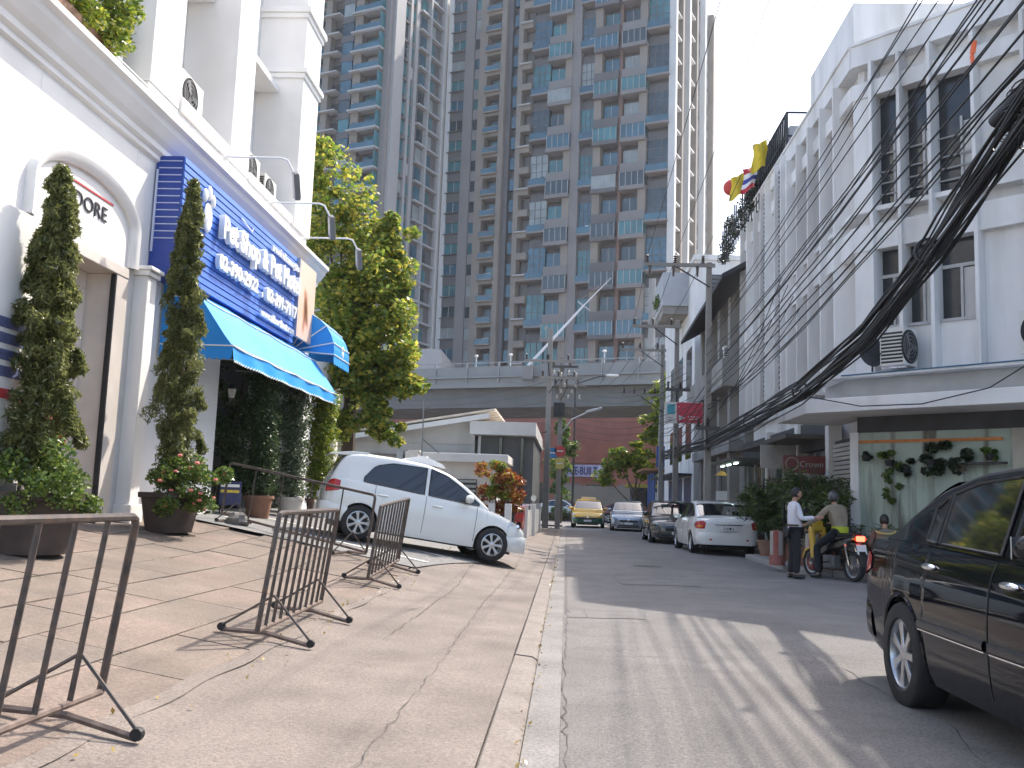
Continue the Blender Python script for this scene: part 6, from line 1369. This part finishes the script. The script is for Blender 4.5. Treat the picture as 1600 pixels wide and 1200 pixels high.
def cables():
    # three high wires from the crossarms to the next pole out of view above the camera
    for k, lab in enumerate(('leftmost thin high wire against the white sky', 'middle thin high wire against the white sky', 'rightmost thin high wire against the white sky')):
        cable(sagline((2.52+k*.95, 31.2, 9.75), (2.5+k*.7, -10, 12.6), .5), .009, lab, None, 5, 'high_wire')
        cable(sagline((2.52+k*.95, 31.2, 9.75), (2.6+k*.75, 38.0, 8.95), .15), .010, LMR[k]+' short high wire between the nearest and middle right hand poles', 'wires between the right poles', 4)
        cable(sagline((2.6+k*.7, 38.0, 8.95), (2.45+k*.75, 42.8, 8.7), .1), .010, LMR[k]+' short high wire between the middle and farthest right hand poles', 'wires between the far right poles', 4)
        cable(sagline((2.45+k*.75, 42.8, 8.7), (2+k*.7, 72, 10.2), .3), .012, LMR[k]+' wire running from the farthest right hand pole to the main road', 'wires to the main road', 4)
    # loose service cables fanning from the first pole up to the right
    for k in range(16):
        z0 = 7.0-.19*k+RNG.uniform(-.08, .08); z1 = 7.9-.16*k+RNG.uniform(-.18, .18); xx = 4.4+RNG.uniform(-.22, .22)
        pts = sagline((4.58+RNG.uniform(-.08, .08), 31.25, z0+.15), (xx, 9.5, z1), .22+RNG.uniform(-.1, .3), 22, .012)+sagline((xx, 9.5, z1), (xx+.1, 2, z1+.9), .1, 6)[1:]
        cable(pts, RNG.uniform(.008, .015), 'loose black service cable strung above the bundle in front of the corner building', 'loose cables in front of the corner building')
    for k in range(5):
        cable(sagline((4.6, 31.25, 4.7-.15*k), (4.9+.1*k, 19.5+k, 5.2+.5*k), .3+.06*k, 16, .01), .010, ORD[4-k]+' at the pole of the drop cables to the corner building', 'drop cables to the corner building')
    # the heavy bundle
    t = thing('cable_bundle', 'heavy sagging bundle of black cables in front of the corner building', 'cable bundle', (4.4, 15, 3.7))
    path = [(4.35, 44, 3.55), (4.35, 38, 3.5), (4.55, 31.2, 3.4), (4.42, 23, 3.42), (4.4, 18, 3.56), (4.4, 14.2, 3.95), (4.42, 11.6, 4.55), (4.42, 9.6, 5.15), (4.44, 7.5, 5.75), (4.46, 4.5, 6.5)]
    P = [Vector(p) for p in path]
    for k in range(26):
        a = RNG.uniform(0, 6.28); rr = .17*math.sqrt(RNG.uniform(0, 1)); off = Vector((rr*math.cos(a)*.8, 0, rr*math.sin(a)*1.25)); q = []
        s1, s2 = RNG.uniform(.5, 2.), RNG.uniform(0, 6)
        for i in range(len(P)-1):
            for j in range(5):
                u = i+j/5; pt = P[i].lerp(P[i+1], j/5); q.append(pt+off*(1+.35*math.sin(u*s1+s2))+Vector((.02*math.sin(u*2.3+s2), 0, -abs(.05*math.sin(u*1.9+k)))))
        q.append(P[-1]+off); MB().tube(q, RNG.uniform(.009, .02), 5).build('strand', CAB, t, smooth=True, ang=80)
    for (y, z) in ((11.6, 4.55), (18, 3.56), (23, 3.42)): MB().lathe([(.15, -.04), (.17, -.04), (.17, .04), (.15, .04)], 12, TR(4.4, y, z, rx=R(90))).build('binding', CAB, t)
    # splice mess at the right edge
    u = thing('cable_coil', 'tangled coil of cables and black splice box at right edge', 'cable coil', (4.5, 9.4, 5.5))
    MB().tube([(4.42, 9.75, 5.45), (4.5, 9.0, 5.62)], .075, 10).build('splice_box', CAB, u, smooth=True, ang=40); MB().tube([(4.5, 9.9, 5.05), (4.5, 9.3, 5.25)], .06, 10).build('splice_box', CAB, u, smooth=True, ang=40)
    for k in range(22):
        c = Vector((4.45+RNG.uniform(-.06, .1), 9.35+RNG.uniform(-.25, .3), 5.3+RNG.uniform(-.12, .15))); ra = RNG.uniform(.12, .32); th = RNG.uniform(-.4, .4)
        MB().tube([c+Vector((.04*math.sin(a*3), ra*1.2*math.cos(a), ra*.8*math.sin(a+th))) for a in np.linspace(0, RNG.uniform(4.5, 6.2), 20)], .008, 4).build('loop', CAB, u)
    o = thing('orange_tag', 'orange plastic tag tied on a loose cable near the roof', 'tag', (4.5, 10.5, 6.6)); MB().obox((4.5, 10.4, 6.62), (.012, .05, .07), Matrix.Rotation(.4, 3, 'X')).build('upper_flap', M('tag_orange', (.8, .15, .04), .6, var=.05), o); MB().obox((4.5, 10.44, 6.5), (.01, .03, .06), Matrix.Rotation(-.2, 3, 'X')).build('lower_flap', M('tag_orange'), o)
    # cable hanging loop under the canopy
    cable([CH.p(-.4, 1.3, 3.62), CH.p(.8, 1.3, 3.35), CH.p(2.0, 1.3, 3.33), CH.p(3.2, 1.3, 3.55), CH.p(4.5, 1.3, 4.3), CH.p(6, 1.4, 5.2)], .012, 'single black cable looping below the white canopy', None)
    # web of lines between the poles and across the street end
    for k in range(9):
        z = 4.2+.33*k
        cable(sagline((-.6+.06*k, 45.2, z+.6), (4.55, 31.4+.75*k if k else 31.4, z-.2 if k < 5 else z), .55+.05*k, 18, .01), .011, ORD[k]+' of the thin lines crossing the street between left and right poles', 'lines crossing the street end', 4)
    for k in range(6): cable(sagline((-.8, 44.6, 4.6+.5*k), (-14, 60+2*k, 6.2+.5*k), .5, 14), .012, ORD[k]+' of the thin lines running left from the left poles', 'lines left of the poles', 4)
    for k in range(4): cable(sagline((-.9+.1*k, 44.6, 8.1-.4*k), (-.9+.3*k, 73, 9.6-.4*k), .4, 12), .014, ORD[3-k]+' of the lines from the left poles on to the viaduct', 'lines beyond the left poles', 4)
    for k in range(6): cable(sagline((4.3, 38.3, 3.6+.45*k), (4.25, 43, 3.8+.4*k), .12, 8), .016, ORD[k]+' of the short slack lines between the two far right hand poles', 'slack lines between far poles', 4)
    for k in range(5):
        a = 4.2+.3*k; cable([(4.58, 31.4, a), (4.1-.08*k, 32.6, a-.9-.1*k), (4.0, 34.5, a-1.0), (4.2, 36, a-.5), (4.3, 38.1, a)], .014, ORD[k]+' of the drooping cable loops hanging from the right hand poles', 'drooping cable loops', 5)
cables()
# ================================================================ people and the motorbike
SKIN = M('skin', (.42, .23, .155), .55, var=.06, scale=12); HAIR = M('hair_black', (.012, .01, .009), .5, var=.3, scale=60)
def skin_mesh(name, vs, es, mat, parent, root=0, sub=2):
    me = bpy.data.meshes.new(name); me.from_pydata([v[0] for v in vs], es, [])
    o = bpy.data.objects.new(name, me); COL.objects.link(o)
    sk_ = o.modifiers.new('skin', 'SKIN'); sb = o.modifiers.new('sub', 'SUBSURF'); sb.levels = sub; sb.render_levels = sub; sk_.use_smooth_shade = True
    for i, v in enumerate(vs):
        r = v[1]; d = me.skin_vertices[0].data[i]; d.radius = r if isinstance(r, tuple) else (r, r); d.use_root = i == root
    bpy.context.view_layer.update(); dg = bpy.context.evaluated_depsgraph_get()
    nm = bpy.data.meshes.new_from_object(o.evaluated_get(dg)); nm.name = name; bpy.data.objects.remove(o); bpy.data.meshes.remove(me); nm.materials.clear()
    return place(name, nm, mat, parent, world=False)
def join_into(o, mb):                                   # add extra geometry to a body mesh
    bm = bmesh.new(); bm.from_mesh(o.data); t = bpy.data.meshes.new('tmp'); t.from_pydata([tuple(v) for v in mb.v], [], mb.f); t.shade_smooth(); bm.from_mesh(t); bm.to_mesh(o.data); bm.free(); bpy.data.meshes.remove(t)
def head_mb(c, yaw, tilt=0.):
    """head with brow, nose, lips, chin and ears; faces local +x turned by yaw"""
    m = MB(); q = Matrix.Translation(c) @ Matrix.Rotation(yaw, 4, 'Z') @ Matrix.Rotation(tilt, 4, 'Y')
    h = MB().ball((0, 0, 0), 1, 22, 16, (.096, .075, .115))
    out = []
    for x, y, z in h.v:
        if z < -.02: k = 1-.38*min(1, (-.02-z)/.1); y *= k; x = x*(1-.12*min(1, (-.02-z)/.1))+.012
        if x > .06: x += .006*math.cos(z*40)
        out.append(q@Vector((x, y, z)))
    m.add(out, h.f)
    n = MB().ball((.098, 0, -.012), 1, 10, 7, (.018, .012, .026)).ball((.088, 0, -.055), 1, 10, 6, (.012, .022, .008)).ball((0, .078, -.008), 1, 8, 6, (.022, .01, .032)).ball((0, -.078, -.008), 1, 8, 6, (.022, .01, .032)).ball((.085, 0, .018), 1, 12, 6, (.012, .05, .012))
    m.add([q@Vector(v) for v in n.v], n.f); return m, q
def face_bits(par, q):
    for s in (-1, 1):
        m = MB().ball((.088, s*.03, .004), 1, 10, 6, (.008, .013, .007)); m.v = [q@Vector(v) for v in m.v]; m.build('eye', M('eye_dark', (.03, .02, .018), .3, var=0), par, world=False)
def hair_cap(par, q, back=True):
    m = MB(); h = MB().ball((-.006, 0, .012), 1, 22, 14, (.106, .086, .118)); keep = []
    for f in h.f:
        c = sum((Vector(h.v[i]) for i in f), Vector())/len(f)
        if c.z > .055 or (c.x < -.005 and c.z > -.06): keep.append(f)
    m.add([q@Vector((v[0]+.004*math.sin(v[1]*140), v[1], v[2]+.004*math.sin(v[0]*120))) for v in h.v], keep); m.build('hair', HAIR, par, smooth=True, world=False, ang=70)
def arm_chain(sh, el, wr, fingers_dir, spread, base):
    """vertices and edges for an arm with palm and five fingers"""
    sh, el, wr = Vector(sh), Vector(el), Vector(wr); fd = Vector(fingers_dir).normalized(); sp = Vector(spread).normalized(); dn = fd.cross(sp)
    vs = [(sh, .034), (sh.lerp(el, .5), .032), (el, .027), (el.lerp(wr, .4), .028), (wr, .025), (wr+fd*.045, (.018, .032)), (wr+fd*.08, (.014, .034))]
    es = [(base+i, base+i+1) for i in range(6)]; palm = base+6
    for k, (o, L) in enumerate(((-.030, .062), (-.010, .072), (.011, .068), (.030, .055))):
        i = base+len(vs); p = wr+fd*.085+sp*o
        vs += [(p, .0095), (p+fd*L*.5+dn*.008, .0085), (p+fd*L+dn*.028, .007)]; es += [(palm, i), (i, i+1), (i+1, i+2)]
    i = base+len(vs); p = wr+fd*.03-sp*.034; vs += [(p, .011), (p+fd*.03-sp*.018, .0095), (p+fd*.058-sp*.016+dn*.012, .008)]; es += [(base+5, i), (i, i+1), (i+1, i+2)]
    return vs, es
def person(label, loc, rz, J, shirt, trousers, shoe, hem=None, sleeve=1.0):
    t = thing('person', label, 'person', loc, rz)
    vs = [(J['pel'], (.08, .07)), (J['sp'], (.075, .06)), (J['ch'], (.085, .065)), (J['nb'], (.05, .048)), (J['nk'], (.052, .052)), (J['hd'], (.06, .06))]
    es = [(0, 1), (1, 2), (2, 3), (3, 4), (4, 5)]
    for s in ('L', 'R'):
        a, e = arm_chain(*J['arm'+s], len(vs)); vs += a; es += [(2, len(vs)-len(a))]+e
    for s in ('L', 'R'):
        h, k, an, to = J['leg'+s]; b = len(vs); vs += [(h, .055), (Vector(h).lerp(Vector(k), .5), .052), (k, .042), (Vector(k).lerp(Vector(an), .35), .04), (an, .03), (to, .03)]; es += [(0, b)]+[(b+i, b+i+1) for i in range(5)]
    body = skin_mesh('body', vs, es, SKIN, t)
    hm, q = head_mb(Vector(J['hd']), J.get('yaw', 0), J.get('tilt', 0)); join_into(body, hm); face_bits(t, q)
    # clothing
    sv = [(J['pel'], (.150, .125)), (J['sp'], (.142, .115)), (J['ch'], (.165, .122)), (J['nb'], (.083, .078)), (Vector(J['nb']).lerp(Vector(J['nk']), .5), (.068, .068))]; se = [(0, 1), (1, 2), (2, 3), (3, 4)]
    for s in ('L', 'R'):
        sh, el, wr = [Vector(p) for p in J['arm'+s][:3]]; b = len(sv); sv += [(sh, .073), (sh.lerp(el, .5), .064), (el, .054), (el.lerp(wr, .9), .042)]; se += [(2, b), (b, b+1), (b+1, b+2), (b+2, b+3)]
    skin_mesh('shirt', sv, se, shirt, t, 1)
    tv = [(J['pel'], (.152, .128))]; te = []
    for s in ('L', 'R'):
        h, k, an, to = [Vector(p) for p in J['leg'+s]]; b = len(tv); tv += [(h, .105), (h.lerp(k, .5), .092), (k, .078), (k.lerp(an, .5), .072), (an+Vector((0, 0, .02)), .066)]; te += [(0, b)]+[(b+i, b+i+1) for i in range(4)]
        d = to-an; d.z = 0; sh_ = skin_mesh('shoe', [(an+Vector((0, 0, -.02))-d.normalized()*.05, .045), (an+Vector((0, 0, -.03)), .048), (to, .042), (to+d.normalized()*.05, .03)], [(0, 1), (1, 2), (2, 3)], shoe, t, 1)
    skin_mesh('trousers', tv, te, trousers, t)
    if hem:
        p = Vector(J['pel']); MB().lathe([(.165, -.05), (.17, .0), (.16, .07)], 20, Matrix.Translation(p+Vector((0, 0, .02))) @ Matrix.Diagonal((.85, 1.02, 1, 1))).build('shirt_hem', hem, t, world=False, smooth=True)
    return t, q
WSH = M('white_shirt', (.66, .65, .70), .8, var=.05, scale=8, bump=.3, bscale=14); BTR = M('black_trousers', (.012, .012, .016), .8, var=.2, scale=8)
KSH = M('khaki_jacket', (.27, .225, .16), .85, var=.1, scale=6, bump=.3, bscale=12); LIME = M('lime_cloth', (.42, .46, .03), .8, var=.08); SHO = M('black_shoe', (.012, .011, .01), .4, var=.1)
def standing():
    J = dict(pel=(0, 0, .93), sp=(-.015, 0, 1.08), ch=(-.01, 0, 1.27), nb=(.01, 0, 1.43), nk=(.025, 0, 1.49), hd=(.055, 0, 1.60), yaw=.1, tilt=.06,
        armR=((.0, -.18, 1.37), (.06, -.25, 1.13), (.36, -.20, 1.16), (1, .1, .12), (0, 0.35, 1)), armL=((.0, .18, 1.37), (.03, .24, 1.10), (.22, .17, .93), (1, -.3, -.35), (0, 1, 0)),
        legL=((.0, .09, .88), (.02, .105, .48), (-.03, .11, .07), (.10, .12, .04)), legR=((.0, -.09, .88), (.03, -.10, .48), (.01, -.10, .07), (.14, -.11, .04)))
    t, q = person('person standing in white shirt and black trousers, reaching towards the motorbike rider', (4.36, 18.4, .015), R(6), J, WSH, BTR, SHO); hair_cap(t, q)
    MB().lathe([(.158, 0), (.16, .035)], 20, Matrix.Translation((0, 0, .985)) @ Matrix.Diagonal((.84, 1.0, 1, 1))).build('belt', M('belt_brown', (.06, .03, .02), .5, var=.1), t, world=False, smooth=True)
standing()
BK = dict(loc=(5.22, 18.85, .0), rz=R(112))
def motorbike():
    t = thing('motorbike', 'yellow and black motorbike with lit red tail lamp, seen from behind', 'motorcycle', BK['loc'], BK['rz'])
    BLKP = M('bike_black', (.015, .015, .016), .3, var=.1, coat=.4); YEL = M('bike_yellow', (.62, .38, .02), .35, var=.06, coat=.5)
    XZ = Matrix(((1, 0, 0, 0), (0, 0, 1, 0), (0, 1, 0, 0), (0, 0, 0, 1)))
    for x in (-.62, .62):
        w = MB().lathe([(.21, -.045), (.27, -.05), (.285, 0), (.27, .05), (.21, .045)], 28, TR(x, 0, .285, rx=R(90))).build('wheel', TYRE, t, world=False, smooth=True)
        MB().lathe([(.19, -.02), (.215, -.03), (.215, .03), (.19, .02)], 24, TR(x, 0, .285, rx=R(90))).build('rim', STEEL, w, world=False); MB().lathe([(0, -.06), (.05, -.06), (.05, .06), (0, .06)], 12, TR(x, 0, .285, rx=R(90))).build('hub', STEEL, w, world=False)
        for k in range(10):
            a = k*.628; MB().tube([(x+.04*math.cos(a), .02*(-1)**k, .285+.04*math.sin(a)), (x+.2*math.cos(a), 0, .285+.2*math.sin(a))], .004, 4).build('spoke', STEEL, w, world=False)
    MB().prism([(-.35, .62), (.0, .55), (.3, .42), (.42, .55), (.2, .66), (-.1, .72), (-.6, .82), (-.78, .86), (-.74, .78)], -.10, .10, XZ).build('frame_cover', BLKP, t, bevel=.03, world=False)
    MB().prism([(-.72, .86), (-.3, .80), (.08, .72), (.1, .77), (-.28, .86), (-.7, .92)], -.13, .13, XZ).build('seat', BLACK, t, bevel=.03, world=False)
    for s in (-1, 1):
        MB().prism([(.3, .35), (.48, .38), (.56, .95), (.45, 1.0), (.36, .62)], s*.10, s*.17, XZ).build('leg_shield', YEL, t, bevel=.02, world=False)
        MB().tube([(-.62, s*.11, .30), (-.5, s*.12, .72)], .028, 7).build('shock_absorber', CHROME, t, world=False); MB().tube([(.62, s*.07, .285), (.48, s*.07, .85)], .022, 7).build('fork_leg', CHROME, t, world=False)
        MB().tube([(.42, s*.3, 1.03), (.35, s*.36, 1.28)], .007, 5).build('mirror_stem', DARK, t, world=False); MB().lathe([(0, 0), (.06, 0), (.06, .02), (0, .02)], 14, TR(.34, s*.37, 1.31, ry=R(-90))).build('mirror', BLKP, t, world=False)
        MB().tube([(-.74, s*.09, .86), (-.2, s*.12, .78)], .012, 6).build('grab_rail', CHROME, t, world=False)
        MB().tube([(0, s*.1, .33), (0, s*.26, .32)], .014, 6).build('foot_peg', BLACK, t, world=False); MB().ball((-.77, s*.14, .80), 1, 10, 6, (.035, .035, .03)).build('indicator', ORANGE, t, world=False)
    MB().prism([(.44, .9), (.6, .86), (.58, 1.08), (.46, 1.12)], -.13, .13, XZ).build('headlamp_cowl', YEL, t, bevel=.03, world=False)
    MB().tube([(.38, -.34, 1.05), (.48, -.12, 1.0), (.48, .12, 1.0), (.38, .34, 1.05)], .014, 7).build('handlebar', BLACK, t, world=False, smooth=True)
    MB().box(-.83, -.78, -.09, .09, .76, .86).build('tail_lamp', M('lit_tail', (.6, .02, .02), .3, var=0, emit=(1, .06, .03, 4.)), t, bevel=.015, world=False)
    MB().add([(-.86, -.11, .52), (-.86, .11, .52), (-.82, .11, .70), (-.82, -.11, .70)], [(0, 1, 2, 3)]).build('number_plate', PLATE, t, world=False)
    MB().prism([(-.95, .30), (-.9, .5), (-.75, .72), (-.6, .74), (-.6, .70), (-.72, .66), (-.86, .46), (-.92, .30)], -.07, .07, XZ).build('rear_mudguard', BLKP, t, world=False); MB().prism([(.9, .35), (.82, .52), (.62, .60), (.42, .52), (.44, .5), (.62, .57), (.8, .49), (.88, .35)], -.06, .06, XZ).build('front_mudguard', YEL, t, world=False)
    MB().tube([(.1, -.12, .22), (-.3, -.14, .24), (-.75, -.15, .34)], [.02, .03, .045], 8).build('exhaust', CHROME, t, world=False, smooth=True); MB().box(-.12, .2, -.1, .1, .2, .46).build('engine', M('engine_grey', (.2, .2, .2), .5, metal=.6, var=.15), t, bevel=.03, world=False)
    MB().tube([(-.1, .1, .25), (-.25, .2, .02)], .012, 5).build('side_stand', DARK, t, world=False)
motorbike()
def rider():
    J = dict(pel=(-.22, 0, .93), sp=(-.20, .0, 1.08), ch=(-.14, .02, 1.27), nb=(-.09, .02, 1.42), nk=(-.07, .02, 1.47), hd=(-.04, .015, 1.565), yaw=R(-35), tilt=.05,
        armL=((-.12, .20, 1.36), (-.02, .38, 1.16), (.10, .56, 1.02), (.5, .8, -.1), (-.8, .5, .2)), armR=((-.12, -.17, 1.36), (.10, -.28, 1.14), (.36, -.28, 1.08), (1, .1, 0), (0, -1, 0)),
        legL=((-.20, .10, .88), (.16, .26, .62), (.06, .30, .08), (.2, .33, .045)), legR=((-.20, -.10, .88), (.20, -.22, .68), (.02, -.2, .38), (.16, -.22, .35)))
    t, q = person('person in khaki jacket riding the motorbike, lime shirt hem showing, seen from behind', BK['loc'], BK['rz'], J, KSH, BTR, SHO, LIME)
    m = MB(); h = MB().ball((-.012, 0, .025), 1, 22, 14, (.118, .10, .122)); m.add([q@Vector(v) for v in h.v], [f for f in h.f if sum(h.v[i][2] for i in f)/len(f) > .0 or sum(h.v[i][0] for i in f)/len(f) < -.03]); m.build('helmet', M('helmet_dark', (.05, .05, .055), .35, var=.1, coat=.4), t, smooth=True, world=False, ang=70)
rider()
def seated():
    s = thing('low_stool', 'low plastic stool under the seated person by the green wall', 'stool', (6.0, 18.15, .02))
    MB().lathe([(0, .34), (.16, .34), (.17, .32), (.15, .30), (0, .30)], 16, TR(6.0, 18.15, .02)).build('seat', M('stool_red', (.35, .05, .04), .5, var=.05), s, smooth=True)
    for k in range(4): a = .785+k*1.571; MB().tube([(6.0+.12*math.cos(a), 18.15+.12*math.sin(a), .33), (6.0+.17*math.cos(a), 18.15+.17*math.sin(a), .02)], .018, 6).build('leg', M('stool_red'), s)
    J = dict(pel=(0, 0, .46), sp=(.02, 0, .62), ch=(.06, 0, .82), nb=(.09, 0, .97), nk=(.11, 0, 1.03), hd=(.14, 0, 1.14), yaw=0, tilt=.1,
        armL=((.06, .19, .92), (.16, .26, .68), (.38, .14, .58), (1, -.3, 0), (0, 1, 0)), armR=((.06, -.19, .92), (.16, -.26, .68), (.38, -.14, .58), (1, .3, 0), (0, -1, 0)),
        legL=((.02, .1, .44), (.40, .16, .50), (.42, .15, .08), (.55, .17, .045)), legR=((.02, -.1, .44), (.40, -.16, .50), (.42, -.15, .08), (.55, -.17, .045)))
    t, q = person('person seated low with back turned, beige vest with yellow collar, half behind the black car', (6.0, 18.15, .02), R(80), J, M('beige_vest', (.16, .14, .11), .85, var=.1), BTR, SHO); hair_cap(t, q)
    MB().tube([(.02+.16*math.cos(a)*.6, .17*math.sin(a), .95-.05*abs(math.cos(a))) for a in np.linspace(0, 6.283, 24)], .018, 6).build('yellow_collar', M('yellow_trim', (.5, .4, .12), .7, var=.1), t, world=False, smooth=True)
seated()
# fallen leaves and grit on the left pavement
def litter():
    P = np.stack([RNG.uniform(-2.35, -.3, 260), RNG.uniform(3, 22, 260), np.zeros(260)], 1)
    P[:130, 0] = RNG.normal(-.19, .03, 130); P[130:, 0] = RNG.normal(-2.2, .12, 130)
    P[:, 2] = [gz(x, y)+.022 if x < -.32 else .012 for x, y, _ in P]
    o = leaves(P, .035, 'fallen_leaves', LEAF('leaf_dry', (.12, .07, .03), (.3, .2, .05), (.5, .38, .1), .2), None, .6, 3.0); tag(o, 'scattered dry leaves along the gutter and slab edge', 'leaves', kind='stuff')
litter()
# ================================================================ haze
def haze():
    o = MB().box(-330, 330, -70, 430, -1.4, 100).build('haze', None); tag(o, kind='stuff')
    m = bpy.data.materials.new('haze_air'); m.use_nodes = True; n = m.node_tree.nodes; n.remove(n['Principled BSDF'])
    v = n.new('ShaderNodeVolumePrincipled'); v.inputs['Color'].default_value = (.9, .93, 1, 1); v.inputs['Density'].default_value = .00025; v.inputs['Anisotropy'].default_value = .2
    m.node_tree.links.new(v.outputs[0], n['Material Output'].inputs['Volume']); o.data.materials.append(m)
haze()
